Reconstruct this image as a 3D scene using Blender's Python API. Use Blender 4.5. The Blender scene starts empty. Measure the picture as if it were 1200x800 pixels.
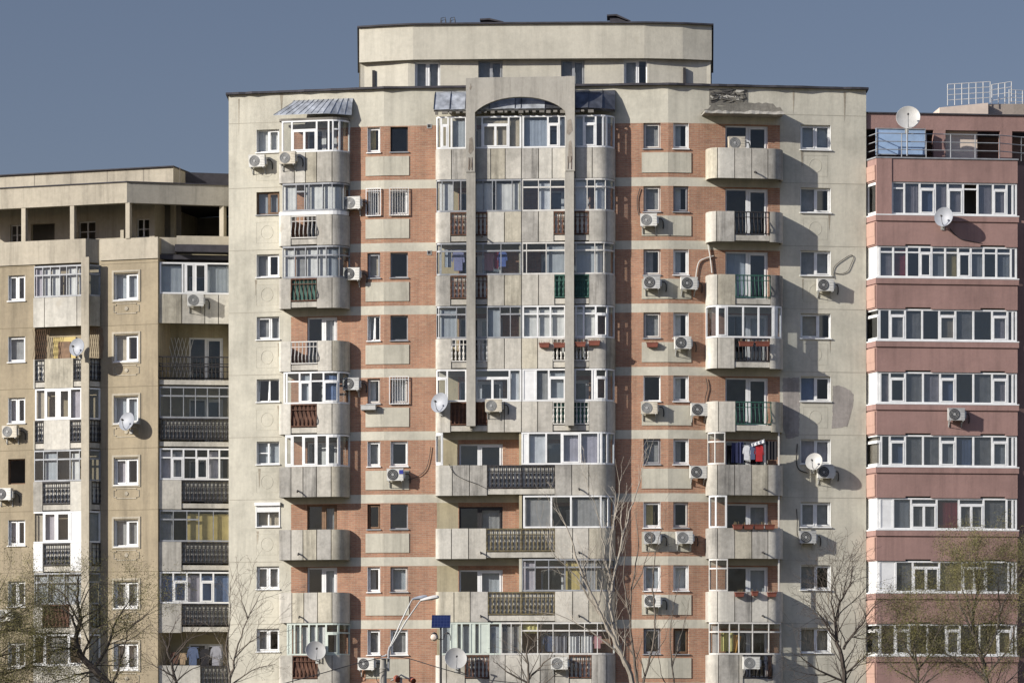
import bpy, math, random
from mathutils import Vector, Matrix
RN = random.Random(11)
PI = math.pi
# ------------------------------------------------------------------ scene, camera model
scn = bpy.context.scene
COL = scn.collection
D, S0, CAMZ, HZ, CXP = 150.0, 0.0372, 1.6, 860.0, 600.0
K = S0 / D
CAM = Vector((0, -D, CAMZ))
def at(px, py, y):
    t = y + D
    return Vector(((px - CXP) * K * t, y, CAMZ + (HZ - py) * K * t))
class Plane:
    """a vertical facade: local x along it, local y into the building, local z up"""
    def __init__(s, pa, ya, pb, yb):
        a, b = at(pa, HZ, ya), at(pb, HZ, yb)
        s.o = Vector((a.x, a.y, 0))
        s.u = Vector((b.x - a.x, b.y - a.y, 0)).normalized()
        s.n = Vector((-s.u.y, s.u.x, 0))
        s.M = Matrix(((s.u.x, s.n.x, 0, a.x), (s.u.y, s.n.y, 0, a.y), (0, 0, 1, 0), (0, 0, 0, 1)))
    def hit(s, px, py, off=0.0):
        d = Vector(((px - CXP) * K, 1, (HZ - py) * K))
        p0 = s.o - s.n * off
        t = (p0 - CAM).dot(s.n) / d.dot(s.n)
        return CAM + d * t
    def U(s, px, off=0.0):
        return (s.hit(px, HZ, off) - s.o).dot(s.u)
    def Z(s, px, py, off=0.0):
        return s.hit(px, py, off).z
    def at(s, px, py, off=0.0):
        p = s.hit(px, py, off)
        return s.M @ Matrix.Translation(((p - s.o).dot(s.u), -off, p.z))
# ------------------------------------------------------------------ materials
MATS = {}
def newmat(name):
    m = bpy.data.materials.new(name); m.use_nodes = True
    MATS[name] = m
    nt = m.node_tree
    return m, nt, nt.nodes['Principled BSDF']
def N(nt, t, **kw):
    n = nt.nodes.new(t)
    for k, v in kw.items(): setattr(n, k, v)
    return n
def mapped(nt, sx, sy, sz):
    tc = N(nt, 'ShaderNodeTexCoord'); mp = N(nt, 'ShaderNodeMapping')
    mp.inputs['Scale'].default_value = (sx, sy, sz)
    nt.links.new(tc.outputs['Object'], mp.inputs['Vector'])
    return mp.outputs['Vector']
def noise(nt, vec, scale, detail=4, rough=.6):
    n = N(nt, 'ShaderNodeTexNoise'); n.inputs['Scale'].default_value = scale
    n.inputs['Detail'].default_value = detail; n.inputs['Roughness'].default_value = rough
    nt.links.new(vec, n.inputs['Vector'])
    return n.outputs['Fac']
def ramp(nt, fac, stops):
    r = N(nt, 'ShaderNodeValToRGB'); e = r.color_ramp.elements
    e[0].position, e[0].color = stops[0][0], (*stops[0][1], 1)
    e[1].position, e[1].color = stops[-1][0], (*stops[-1][1], 1)
    for p, c in stops[1:-1]:
        x = e.new(p); x.color = (*c, 1)
    nt.links.new(fac, r.inputs['Fac'])
    return r.outputs['Color']
def mulc(nt, a, b, fac=1.0):
    m = N(nt, 'ShaderNodeMix', data_type='RGBA', blend_type='MULTIPLY')
    m.inputs['Factor'].default_value = fac
    nt.links.new(a, m.inputs['A']); nt.links.new(b, m.inputs['B'])
    return m.outputs['Result']
def mixc(nt, f, a, b):
    m = N(nt, 'ShaderNodeMix', data_type='RGBA')
    nt.links.new(f, m.inputs['Factor']); nt.links.new(a, m.inputs['A']); nt.links.new(b, m.inputs['B'])
    return m.outputs['Result']
def rgb(nt, c):
    n = N(nt, 'ShaderNodeRGB'); n.outputs[0].default_value = (*c, 1); return n.outputs[0]
def g(v): return (v, v, v)
def weathered(name, col, blotch=.16, streak=.25, grain=.12, rough=.9, dark=None, seed=0.0):
    m, nt, b = newmat(name)
    v1 = mapped(nt, .35, .35, .35); v2 = mapped(nt, 2.2, 2.2, .16); v3 = mapped(nt, 6, 6, 6)
    c = rgb(nt, col)
    c = mulc(nt, c, ramp(nt, noise(nt, v1, 1.0, 6, .65), [(.3, g(1 - blotch * 1.7)), (.55, g(1)), (.75, (1 + blotch * .4, 1 + blotch * .35, 1 + blotch * .3))]))
    c = mulc(nt, c, ramp(nt, noise(nt, v2, 1.0, 5, .7), [(.32, g(1 - streak * 1.5)), (.5, g(1 - streak * .15)), (.62, g(1.03))]))
    c = mulc(nt, c, ramp(nt, noise(nt, v3, 1.0, 3, .7), [(.3, g(1 - grain)), (.7, g(1 + grain * .5))]))
    if dark:
        v4 = mapped(nt, .8, .8, .5)
        f = ramp(nt, noise(nt, v4, 1.3, 7, .7), [(.6, g(0)), (.72, g(.75))])
        c = mixc(nt, f, c, rgb(nt, dark))
    nt.links.new(c, b.inputs['Base Color']); b.inputs['Roughness'].default_value = rough
    bm = N(nt, 'ShaderNodeBump'); bm.inputs['Strength'].default_value = .35; bm.inputs['Distance'].default_value = .02
    nt.links.new(noise(nt, mapped(nt, 12, 12, 12), 1.0, 4, .7), bm.inputs['Height'])
    nt.links.new(bm.outputs['Normal'], b.inputs['Normal'])
    return m
def simple(name, col, rough=.5, metal=0.0, var=.1, scale=3.0):
    m, nt, b = newmat(name)
    c = mulc(nt, rgb(nt, col), ramp(nt, noise(nt, mapped(nt, scale, scale, scale), 1.0, 4, .6), [(.3, g(1 - var * 1.4)), (.7, g(1 + var * .4))]))
    nt.links.new(c, b.inputs['Base Color'])
    b.inputs['Roughness'].default_value = rough; b.inputs['Metallic'].default_value = metal
    return m
def brickmat(name):
    m, nt, b = newmat(name)
    tc = N(nt, 'ShaderNodeTexCoord'); sp = N(nt, 'ShaderNodeSeparateXYZ'); cb = N(nt, 'ShaderNodeCombineXYZ')
    nt.links.new(tc.outputs['Object'], sp.inputs[0])
    nt.links.new(sp.outputs['X'], cb.inputs['X']); nt.links.new(sp.outputs['Z'], cb.inputs['Y'])
    br = N(nt, 'ShaderNodeTexBrick'); nt.links.new(cb.outputs[0], br.inputs['Vector'])
    for k, v in (('Scale', 1.0), ('Mortar Size', .011), ('Mortar Smooth', .3), ('Bias', -.1), ('Brick Width', .26), ('Row Height', .082)):
        br.inputs[k].default_value = v
    br.inputs['Color1'].default_value = (.42, .215, .13, 1); br.inputs['Color2'].default_value = (.32, .165, .105, 1)
    br.inputs['Mortar'].default_value = (.38, .27, .19, 1)
    c = br.outputs['Color']
    # odd pale bricks, row stripes and soot
    v = mapped(nt, 2.6, 2.6, 12.2)
    f = ramp(nt, noise(nt, v, 1.0, 3, .6), [(.56, g(0)), (.66, g(.7))])
    c = mixc(nt, f, c, rgb(nt, (.46, .31, .20)))
    c = mulc(nt, c, ramp(nt, noise(nt, mapped(nt, .5, .5, .4), 1.0, 6, .7), [(.3, g(.74)), (.6, g(1.0)), (.8, g(1.1))]))
    c = mulc(nt, c, ramp(nt, noise(nt, mapped(nt, 2.2, 2.2, .15), 1.0, 4, .7), [(.35, g(.78)), (.55, g(1.0))]))
    nt.links.new(c, b.inputs['Base Color']); b.inputs['Roughness'].default_value = .92
    bm = N(nt, 'ShaderNodeBump'); bm.inputs['Strength'].default_value = .5; bm.inputs['Distance'].default_value = .02; bm.invert = True
    nt.links.new(br.outputs['Fac'], bm.inputs['Height']); nt.links.new(bm.outputs['Normal'], b.inputs['Normal'])
    return m
def glassmat(name, tint, refl, rough=.015, wav=.35):
    m, nt, b = newmat(name); nt.nodes.remove(b)
    out = nt.nodes['Material Output']
    tr = N(nt, 'ShaderNodeBsdfTransparent'); tr.inputs['Color'].default_value = (*tint, 1)
    gl = N(nt, 'ShaderNodeBsdfGlossy'); gl.inputs['Roughness'].default_value = rough; gl.inputs['Color'].default_value = (.9, .93, .96, 1)
    bm = N(nt, 'ShaderNodeBump'); bm.inputs['Strength'].default_value = wav; bm.inputs['Distance'].default_value = .02
    nt.links.new(noise(nt, mapped(nt, 1.4, 1.4, 1.0), 1.0, 1, .5), bm.inputs['Height'])
    nt.links.new(bm.outputs['Normal'], gl.inputs['Normal'])
    mx = N(nt, 'ShaderNodeMixShader'); mx.inputs['Fac'].default_value = refl
    lw = N(nt, 'ShaderNodeLayerWeight'); lw.inputs['Blend'].default_value = .5
    pw = N(nt, 'ShaderNodeMath', operation='POWER'); pw.inputs[1].default_value = 4
    ad = N(nt, 'ShaderNodeMath', operation='MULTIPLY_ADD', use_clamp=True); ad.inputs[1].default_value = .5; ad.inputs[2].default_value = refl
    nt.links.new(lw.outputs['Facing'], pw.inputs[0]); nt.links.new(pw.outputs[0], ad.inputs[0]); nt.links.new(ad.outputs[0], mx.inputs['Fac'])
    nt.links.new(tr.outputs[0], mx.inputs[1]); nt.links.new(gl.outputs[0], mx.inputs[2])
    nt.links.new(mx.outputs[0], out.inputs['Surface'])
    return m
CREAM = weathered('cream_plaster', (.515, .488, .398),   .19, .11, .09, dark=(.40, .375, .305))
PENT = weathered('roof_storey_plaster', (.50, .47, .385), .13, .09, .08, dark=(.40, .37, .295))
PANEL = weathered('pale_panel_plaster', (.47, .445, .36), .14, .18, .08)
BRICK = brickmat('red_brick')
CONC = [weathered('precast_concrete', (0.522, 0.492, 0.422), .26, .20, .16, dark=(0.348, 0.318, 0.261)),
        weathered('precast_concrete_light', (0.557, 0.531, 0.461), .20, .16, .14, dark=(0.409, 0.374, 0.304)),
        weathered('precast_concrete_grey', (0.479, 0.452, 0.392), .28, .22, .16, dark=(0.313, 0.291, 0.244))]
CONC += [weathered('precast_concrete_yellowed', (0.522, 0.479, 0.374), .3, .3, .16, dark=(0.313, 0.278, 0.217)), weathered('precast_concrete_sooty', (0.435, 0.413, 0.365), .34, .4, .18, dark=(0.235, 0.217, 0.183))]
FRAMEC = weathered('frame_concrete', (0.365, 0.344, 0.296), .15, .25, .10)
JOINTT = simple('tan_joint_filler', (.20, .165, .105), .9)
JOINTL = simple('old_joint_filler', (.36, .335, .27), .9)
JOINT = simple('joint_sealant', (.14, .12, .10), .9)
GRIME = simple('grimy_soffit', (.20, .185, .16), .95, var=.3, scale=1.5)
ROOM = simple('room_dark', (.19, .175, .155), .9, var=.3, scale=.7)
TAN = weathered('tan_plaster', (.335, .277, .185), .17, .2, .1, dark=(.25, .205, .13))
TANL = weathered('beige_parapet_plaster', (.42, .375, .29), .15, .22, .1, dark=(.37, .32, .25))
PINK = weathered('pink_plaster', (.31, .19, .163), .14, .14, .07)
PINKL = weathered('sunlit_pink_plaster', (.40, .255, .20), .07, .08, .05)
ROOFD = simple('roof_felt', (.045, .042, .05), .85, var=.3)
PVC = simple('white_pvc', (.74, .74, .72), .4, var=.1)
OFFW = simple('old_white_paint', (.62, .60, .55), .5, var=.15)
GREYM = simple('grey_metal', (.32, .33, .34), .5, .2, .2)
DARKM = simple('dark_metal', (.035, .032, .032), .55, .2, .3)
RUST = simple('rusty_brown_metal', (.13, .06, .035), .8, 0, .4, 5)
GREENM = simple('green_metal', (.03, .10, .075), .6, 0, .3)
WOODB = simple('brown_wood', (.20, .115, .06), .7, 0, .3, 4)
MINT = simple('mint_boards', (.52, .57, .50), .7, 0, .12, 2)
SHEET = simple('zinc_sheet', (.40, .42, .44), .5, .25, .4, 2.5)
SHEETD = simple('shaded_dark_zinc_sheet', (.10, .105, .12), .5, .5, .4, 2.5)
OLIVE = weathered('olive_plaster', (.38, .33, .215), .15, .2, .1)
GLASS = glassmat('window_glass', (.90, .91, .91), .05)
GLASSB = glassmat('bluish_glass', (.88, .90, .92), .075, .02, .5)
GLASSD = glassmat('smoked_glass', (.76, .77, .78), .13)
CURT = {'c': simple('white_curtain', (.78, .77, .74), .9, var=.12), 'b': simple('beige_curtain', (.50, .43, .33), .9, var=.15),
        'l': simple('lilac_curtain', (.48, .44, .48), .9, var=.15), 'n': simple('blue_curtain', (.15, .21, .36), .9, var=.15),
        'r': simple('red_curtain', (.38, .05, .06), .9, var=.2), 'y': simple('yellow_curtain', (.60, .47, .19), .9, var=.15),
        'h': simple('grey_curtain', (.34, .335, .33), .9, var=.2), 'p': simple('pale_blue_curtain', (.42, .45, .48), .9, var=.1)}
TERRA = simple('terracotta', (.22, .07, .045), .8, var=.2)
ACW = simple('appliance_white', (.62, .61, .56), .45, var=.08)
ACB = simple('appliance_yellowed', (.56, .51, .41), .5, var=.2); ACD = simple('appliance_dirty', (.47, .47, .45), .55, var=.3, scale=2)
ACG = simple('appliance_grey_metal', (.40, .40, .38), .5, var=.15)
FAN = simple('fan_dark', (.055, .055, .055), .6)
FANG = simple('fan_grey', (.22, .22, .21), .6)
CABLE = simple('black_cable', (.03, .028, .027), .7)
BARKP = weathered('pale_bark', (.36, .32, .26), .25, .1, .25)
BARKD = weathered('dark_bark', (.075, .058, .045), .3, .1, .3)
BARKM = weathered('grey_brown_bark', (.155, .128, .10), .3, .1, .3)
BUD = simple('spring_buds', (.16, .145, .045), .8, var=.4, scale=.8)
BLUEB = simple('blue_board', (.30, .42, .60), .45, var=.12)
CREAMP = simple('cream_paint', (.66, .55, .45), .6, var=.1)
# ------------------------------------------------------------------ mesh builder
def norms(pts):
    n = []
    for i in range(len(pts)):
        a = pts[max(0, i - 1)]; b = pts[min(len(pts) - 1, i + 1)]
        v1 = v2 = None
        if i > 0:
            dx, dy = pts[i][0] - a[0], pts[i][1] - a[1]; L = math.hypot(dx, dy) or 1; v1 = (-dy / L, dx / L)
        if i < len(pts) - 1:
            dx, dy = b[0] - pts[i][0], b[1] - pts[i][1]; L = math.hypot(dx, dy) or 1; v2 = (-dy / L, dx / L)
        if v1 and v2:
            sx, sy = v1[0] + v2[0], v1[1] + v2[1]; L = math.hypot(sx, sy) or 1
            sx, sy = sx / L, sy / L
            c = max(.5, sx * v1[0] + sy * v1[1]); n.append((sx / c, sy / c))
        else: n.append(v1 or v2)
    return n
class MB:
    def __init__(s): s.v, s.f, s.m = [], [], []
    def add(s, vs, fs, mi=0):
        o = len(s.v); s.v += vs
        for f in fs: s.f.append([i + o for i in f]); s.m.append(mi)
    def box(s, x0, x1, y0, y1, z0, z1, mi=0):
        s.add([(x0, y0, z0), (x1, y0, z0), (x1, y1, z0), (x0, y1, z0), (x0, y0, z1), (x1, y0, z1), (x1, y1, z1), (x0, y1, z1)],
              [(0, 3, 2, 1), (4, 5, 6, 7), (0, 1, 5, 4), (1, 2, 6, 5), (2, 3, 7, 6), (3, 0, 4, 7)], mi)
    def frame(s, x0, x1, y0, y1, z0, z1, w, mi=0):
        s.box(x0, x0 + w, y0, y1, z0, z1, mi); s.box(x1 - w, x1, y0, y1, z0, z1, mi)
        s.box(x0 + w, x1 - w, y0, y1, z0, z0 + w, mi); s.box(x0 + w, x1 - w, y0, y1, z1 - w, z1, mi)
    def strip(s, pts, a, b, z0, z1, mi=0, wav=0, wl=.16, ph=0):
        """wall along a plan polyline between inward offsets a < b"""
        if len(pts) < 2: return
        ns = norms(pts); vs = []
        for i, (p, n) in enumerate(zip(pts, ns)):
            w = wav * math.sin(i * 1.9 + ph) + wav * .6 * math.sin(i * .83 + 2 * ph) if wav else 0
            vs += [(p[0] + n[0] * (a + w), p[1] + n[1] * (a + w), z0), (p[0] + n[0] * (b + w), p[1] + n[1] * (b + w), z0),
                   (p[0] + n[0] * (b + w), p[1] + n[1] * (b + w), z1), (p[0] + n[0] * (a + w), p[1] + n[1] * (a + w), z1)]
        fs = []
        for i in range(len(pts) - 1):
            o = i * 4
            for k in range(4):
                k2 = (k + 1) % 4
                fs.append((o + k, o + k2, o + 4 + k2, o + 4 + k))
        e = (len(pts) - 1) * 4
        fs += [(0, 3, 2, 1), (e, e + 1, e + 2, e + 3)]
        s.add(vs, fs, mi)
    def prism(s, pts, z0, z1, mi=0):
        n = len(pts)
        s.add([(x, y, z0) for x, y in pts] + [(x, y, z1) for x, y in pts],
              [tuple(range(n))[::-1], tuple(range(n, 2 * n))] + [(i, (i + 1) % n, n + (i + 1) % n, n + i) for i in range(n)], mi)
    def outline(s, pts, y0, y1, mi=0):
        """an x,z outline with thickness along y"""
        n = len(pts)
        s.add([(x, y0, z) for x, z in pts] + [(x, y1, z) for x, z in pts],
              [tuple(range(n)), tuple(range(n, 2 * n))[::-1]] + [((i + 1) % n, i, n + i, n + (i + 1) % n) for i in range(n)], mi)
    def tube(s, pts, rad, n=5, mi=0):
        pts = [Vector(p) for p in pts]
        if not isinstance(rad, (list, tuple)): rad = [rad] * len(pts)
        ref = Vector((.31, .9, .27)).normalized(); vs = []
        for i, p in enumerate(pts):
            t = (pts[min(i + 1, len(pts) - 1)] - pts[max(i - 1, 0)]).normalized()
            if abs(t.dot(ref)) > .95: ref = Vector((.9, .1, .4)).normalized()
            x = (ref - t * ref.dot(t)).normalized(); y = t.cross(x)
            for k in range(n):
                a = 2 * PI * k / n
                q = p + (x * math.cos(a) + y * math.sin(a)) * rad[i]; vs.append(tuple(q))
        fs = []
        for i in range(len(pts) - 1):
            for k in range(n): fs.append((i * n + k, i * n + (k + 1) % n, (i + 1) * n + (k + 1) % n, (i + 1) * n + k))
        fs += [tuple(range(n))[::-1], tuple(range((len(pts) - 1) * n, len(pts) * n))]
        s.add(vs, fs, mi)
    def lathe(s, prof, M=Matrix(), n=20, mi=0):
        """prof: (radius, height along local -y)"""
        vs = []
        for r, h in prof:
            for k in range(n):
                a = 2 * PI * k / n
                vs.append(tuple(M @ Vector((r * math.cos(a), -h, r * math.sin(a)))))
        fs = [(i * n + k, (i + 1) * n + k, (i + 1) * n + (k + 1) % n, i * n + (k + 1) % n) for i in range(len(prof) - 1) for k in range(n)]
        fs += [tuple(range(n)), tuple(range((len(prof) - 1) * n, len(prof) * n))[::-1]]
        s.add(vs, fs, mi)
    def wall(s, xs_extra, zs_extra, x0, x1, z0, z1, holes, depth, zone):
        """front face at y=0 with real openings and reveals; zone(x,z) -> material index"""
        xs = sorted({round(v, 4) for v in [x0, x1, *xs_extra] + [h[0] for h in holes] + [h[1] for h in holes] if x0 <= v <= x1})
        zs = sorted({round(v, 4) for v in [z0, z1, *zs_extra] + [h[2] for h in holes] + [h[3] for h in holes] if z0 <= v <= z1})
        for i in range(len(xs) - 1):
            for j in range(len(zs) - 1):
                cx, cz = (xs[i] + xs[i + 1]) / 2, (zs[j] + zs[j + 1]) / 2
                if any(h[0] < cx < h[1] and h[2] < cz < h[3] for h in holes): continue
                s.add([(xs[i], 0, zs[j]), (xs[i + 1], 0, zs[j]), (xs[i + 1], 0, zs[j + 1]), (xs[i], 0, zs[j + 1])], [(0, 1, 2, 3)], zone(cx, cz))
        for a, b, c, d in holes:
            mi = zone(a - .02, (c + d) / 2)
            s.add([(a, 0, c), (a, depth, c), (a, depth, d), (a, 0, d)], [(0, 1, 2, 3)], mi)
            s.add([(b, 0, c), (b, 0, d), (b, depth, d), (b, depth, c)], [(0, 1, 2, 3)], mi)
            s.add([(a, 0, c), (b, 0, c), (b, depth, c), (a, depth, c)], [(0, 1, 2, 3)], mi)
            s.add([(a, 0, d), (a, depth, d), (b, depth, d), (b, 0, d)], [(0, 1, 2, 3)], mi)
    def obj(s, name, mats, parent=None, W=Matrix(), smooth=False):
        if not s.f: return None
        me = bpy.data.meshes.new(name)
        me.from_pydata(s.v, [], s.f)
        if not isinstance(mats, (list, tuple)): mats = [mats]
        for m in mats: me.materials.append(m)
        me.polygons.foreach_set('material_index', s.m)
        if smooth:
            me.polygons.foreach_set('use_smooth', [True] * len(s.f))
            me.set_sharp_from_angle(angle=math.radians(32))
        me.update()
        o = bpy.data.objects.new(name, me)
        link(o, parent, W)
        return o
WM = {}
def link(o, parent=None, W=Matrix()):
    COL.objects.link(o)
    if parent:
        o.parent = parent; o.matrix_parent_inverse = WM[parent.name].inverted()
    o.matrix_basis = W; WM[o.name] = W.copy()
def tag(o, label=None, cat=None, group=None, kind=None):
    if label: o['label'] = label
    if cat: o['category'] = cat
    if group: o['group'] = group
    if kind: o['kind'] = kind
    return o
def empty(name, W, label, cat, group=None):
    o = bpy.data.objects.new(name, None); o.empty_display_size = .3
    link(o, None, W)
    return tag(o, label, cat, group)
def dup(src, W, label=None, group=None):
    c = src.copy(); COL.objects.link(c); c.matrix_basis = W; WM[c.name] = W.copy()
    if label: c['label'] = label
    if group: c['group'] = group
    def rec(a, b):
        for ch in list(a.children):
            k = ch.copy(); COL.objects.link(k); k.parent = b; rec(ch, k)
    rec(src, c)
    return c
# ------------------------------------------------------------------ plan paths
def bpath(ul, ur, p, rl, rr, n=7):
    pts = [(ul, 0.0)]
    if rl > 0:
        pts += [(ul + rl - rl * math.cos(a), -(p - rl) - rl * math.sin(a)) for a in [PI / 2 * i / n for i in range(n + 1)]]
    else: pts.append((ul, -p))
    if rr > 0:
        pts += [(ur - rr + rr * math.sin(a), -(p - rr) - rr * math.cos(a)) for a in [PI / 2 * i / n for i in range(n + 1)]]
    else: pts.append((ur, -p))
    pts.append((ur, 0.0))
    return pts
class Path:
    def __init__(s, pts):
        q = [pts[0]]
        for p in pts[1:]:
            if math.hypot(p[0] - q[-1][0], p[1] - q[-1][1]) > 1e-4: q.append(p)
        s.p = q; s.s = [0.0]
        for a, b in zip(q, q[1:]): s.s.append(s.s[-1] + math.hypot(b[0] - a[0], b[1] - a[1]))
        s.L = s.s[-1]
        s.x0 = q[0][0]; s.x1 = q[-1][0]
    def of(s, u):
        """arc length at which the path reaches x = u (front side)"""
        for i in range(len(s.p) - 1):
            a, b = s.p[i], s.p[i + 1]
            if b[0] - a[0] > 1e-5 and a[0] - 1e-6 <= u <= b[0] + 1e-6:
                return s.s[i] + (u - a[0]) / (b[0] - a[0]) * (s.s[i + 1] - s.s[i])
        return 0.0 if u < (s.x0 + s.x1) / 2 else s.L
    def pt(s, t):
        t = min(max(t, 0), s.L)
        for i in range(len(s.p) - 1):
            if t <= s.s[i + 1] + 1e-9:
                f = (t - s.s[i]) / (s.s[i + 1] - s.s[i])
                a, b = s.p[i], s.p[i + 1]
                return (a[0] + (b[0] - a[0]) * f, a[1] + (b[1] - a[1]) * f)
        return s.p[-1]
    def sub(s, t0, t1, step=None):
        t0, t1 = max(0, t0), min(s.L, t1)
        if t1 - t0 < .004: return []
        ts = [t0] + [t for t in s.s if t0 + 1e-3 < t < t1 - 1e-3] + [t1]
        if step:
            k = max(2, int((t1 - t0) / step)); ts = [t0 + (t1 - t0) * i / k for i in range(k + 1)]
        return [s.pt(t) for t in ts]
# ------------------------------------------------------------------ glazing on a path
def parse(tok):
    t = tok.split(); xs = [float(t[0])]; ks = []
    for i in range(1, len(t), 2): ks.append(t[i]); xs.append(float(t[i + 1]))
    return xs, ks
def glaze(path, plane, p, tok, z0, z1, fm, parent, bw=.06, glass=None, inset=.01, tr=.70):
    """tokens: g glass, ^ transom light, # sash frame, ## two sashes, W solid panel, o open, k dark inside, others a curtain colour"""
    fr = MB(); gls = [MB()]; cur = {}; W = plane.M
    for part in tok.split('|'):
        xs, ks = parse(part); gls.append(MB()); gl = gls[-1]
        ss = [path.of(plane.U(x, p)) for x in xs]
        d0, d1 = inset, inset + .07
        fr.strip(path.sub(ss[0], ss[-1]), d0, d1, z0, z0 + .07)
        fr.strip(path.sub(ss[0], ss[-1]), d0, d1, z1 - .07, z1)
        for i, q in enumerate(ss):
            lo, hi = q - bw / 2, q + bw / 2
            if i == 0: lo, hi = q, q + bw
            if i == len(ss) - 1: lo, hi = q - bw, q
            fr.strip(path.sub(lo, hi), d0 - .004, d1 + .004, z0 + .07, z1 - .07)
        for i, k in enumerate(ks):
            a, b = ss[i] + bw / 2 - .003, ss[i + 1] - bw / 2 + .003
            if b - a < .03: continue
            zt = z0 + (z1 - z0) * tr
            if 'W' in k:
                fr.strip(path.sub(a, b), d0 + .015, d1 - .015, z0 + .07, z1 - .07, 1); gls.append(MB()); gl = gls[-1]; continue
            if '^' in k: fr.strip(path.sub(a, b), d0 + .003, d1 - .003, zt - .03, zt + .035)
            ztop = zt - .03 if '^' in k else z1 - .07
            if '#' in k:
                w = .055
                fr.strip(path.sub(a, a + w), d0 - .012, d1 - .01, z0 + .075, ztop - .004); fr.strip(path.sub(b - w, b), d0 - .012, d1 - .01, z0 + .075, ztop - .004)
                fr.strip(path.sub(a + w, b - w), d0 - .012, d1 - .01, z0 + .075, z0 + .13); fr.strip(path.sub(a + w, b - w), d0 - .012, d1 - .01, ztop - .06, ztop - .004)
            if '##' in k:
                c = (a + b) / 2; fr.strip(path.sub(c - .05, c + .05), d0 - .008, d1 - .014, z0 + .13, ztop - .06)
            if 'o' not in k: gl.strip(path.sub(a, b), d0 + .03, d0 + .036, z0 + .06, z1 - .06)
            for ch in k:
                if ch in CURT:
                    m = cur.setdefault(ch, MB())
                    zc = z1 - .12 - RN.random() * .05
                    m.strip(path.sub(max(a + .01, .1), min(b - .01, path.L - .1), RN.uniform(.04, .075)), .16, .17, z0 - .35, zc, 0, RN.uniform(.003, .01), ph=RN.random() * 6)
    fm2 = [fm, PVC if fm is not MINT else MINT]
    fo = fr.obj('glazing_frame', fm2, parent, W)
    for gl in gls: gl.obj('glass_pane', glass or GLASS, parent, W)
    for ch, m in cur.items(): m.obj('curtain', CURT[ch], parent, W, True)
    return fo
def rail(path, a, b, zt, style, mat, parent, plane, backing=None, h=1.0, step=.17):
    m = MB(); zb = zt - h
    m.strip(path.sub(a, b), 0, .05, zt - .06, zt - .01); m.strip(path.sub(a, b), 0, .05, zb, zb + .045)
    n = max(2, int((b - a) / step))
    for i in range(n + 1):
        t = a + .02 + (b - a - .04) * i / n
        x, y = path.pt(t); x2, y2 = path.pt(t + .01)
        if t + .01 > path.L: continue
        tx, ty = (x2 - x) / .01, (y2 - y) / .01
        if style == 'belly':
            prof = [(0, .97), (0, .7), (-.03, .55), (-.11, .32), (-.1, .17), (0, .04)]
            m.tube([(x - ty * (o + .03) * 1, y + tx * (o + .03), zb + h * f) for o, f in prof], .024, 4)
        elif style == 'oval':
            fr_ = [(.04, .02), (.12, .05), (.22, .028), (.36, .052), (.47, .02), (.6, .044), (.70, .02), (.97, .02)]
            cx, cy = x - ty * .03, y + tx * .03
            m.tube([(cx, cy, zb + h * f) for f, _ in fr_], [q for _, q in fr_], 6)
        elif style == 'plain':
            m.tube([(x - ty * .03, y + tx * .03, zb + .02), (x - ty * .03, y + tx * .03, zt - .03)], .014, 4)
    if style in ('oval', 'belly'):
        m.strip(path.sub(a, b), .015, .04, zt - .27, zt - .24)
    if style == 'plain': m.strip(path.sub(a, b), .01, .04, zt - .36, zt - .32)
    m.obj('railing', mat, parent, plane.M)
    if backing:
        k = MB(); k.strip(path.sub(a, b), .09, .1, zb + .05, zt - .05); k.obj('rail_backing', backing, parent, plane.M)
def parapet_mesh(path, plane, p, spec, zt, mb, rails, h=1.32, smooth=True):
    """spec like 'S330 S345 R371 ...': kind and the px where it starts, closed by a last px"""
    for (kind, xa), (_, xb) in zip(spec, spec[1:]):
        a = 0 if xa == spec[0][1] else path.of(plane.U(xa, p)); b = path.L if xb == spec[-1][1] else path.of(plane.U(xb, p))
        if kind == 'S':
            mb.strip(path.sub(a + .017, b - .017), 0, .075, zt - h, zt - RN.random() * .012, RN.choice((0, 0, 1, 2, 3, 4)))
            mb.strip(path.sub(a, b), .082, .1, zt - h + .02, zt - .03, 6)
        else:
            mb.strip(path.sub(a, b), .03, .09, zt - h + .05, zt - 1.04, 0)
            rails.append((a, b, kind))
def balcony(plane, parent, path, p, zt, spec, railkind, name='balcony'):
    mb = MB(); rails = []
    sp = []
    for w in spec.split(): sp.append((w[0], float(w[1:])))
    parapet_mesh(path, plane, p, sp, zt, mb, rails)
    inner = path.sub(0, path.L); ns = norms(inner)
    fl = [(x + n[0] * .08, y + n[1] * .08) for (x, y), n in zip(inner, ns)]
    fl[0] = (fl[0][0], .02); fl[-1] = (fl[-1][0], .02)
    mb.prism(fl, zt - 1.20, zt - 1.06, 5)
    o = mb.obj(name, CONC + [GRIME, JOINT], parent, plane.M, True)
    for a, b, k in rails:
        st, mt, bk = railkind[k]
        rail(path, a, b, zt, st, mt, o, plane, bk)
    return o
PALEB = simple('sunlit_wall_backing', (.62, .60, .53), .9, 0, .25, 2); PALED = simple('dim_sunlit_wall_backing', (.34, .33, .29), .9, 0, .3, 2); OLIVEM = simple('olive_rusty_iron', (.16, .13, .065), .8, 0, .4, 6)  # pale backings are added, standing in for sunlit wall between the balusters
RK = {'w': ('belly', OFFW, None), 'd': ('belly', DARKM, None), 'e': ('belly', RUST, GREENM), 'u': ('belly', RUST, RUST), 'o': ('oval', RUST, PALEB), 'v': ('oval', OFFW, None), 'm': ('oval', OLIVEM, PALEB), 'b': ('oval', RUST, RUST),
      'k': ('oval', DARKM, PALEB), 'n': ('oval', GREENM, GREENM), 'q': ('oval', OFFW, GREENM), 'f': ('oval', DARKM, PALED), 't': ('belly', GREENM, None)}
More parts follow.
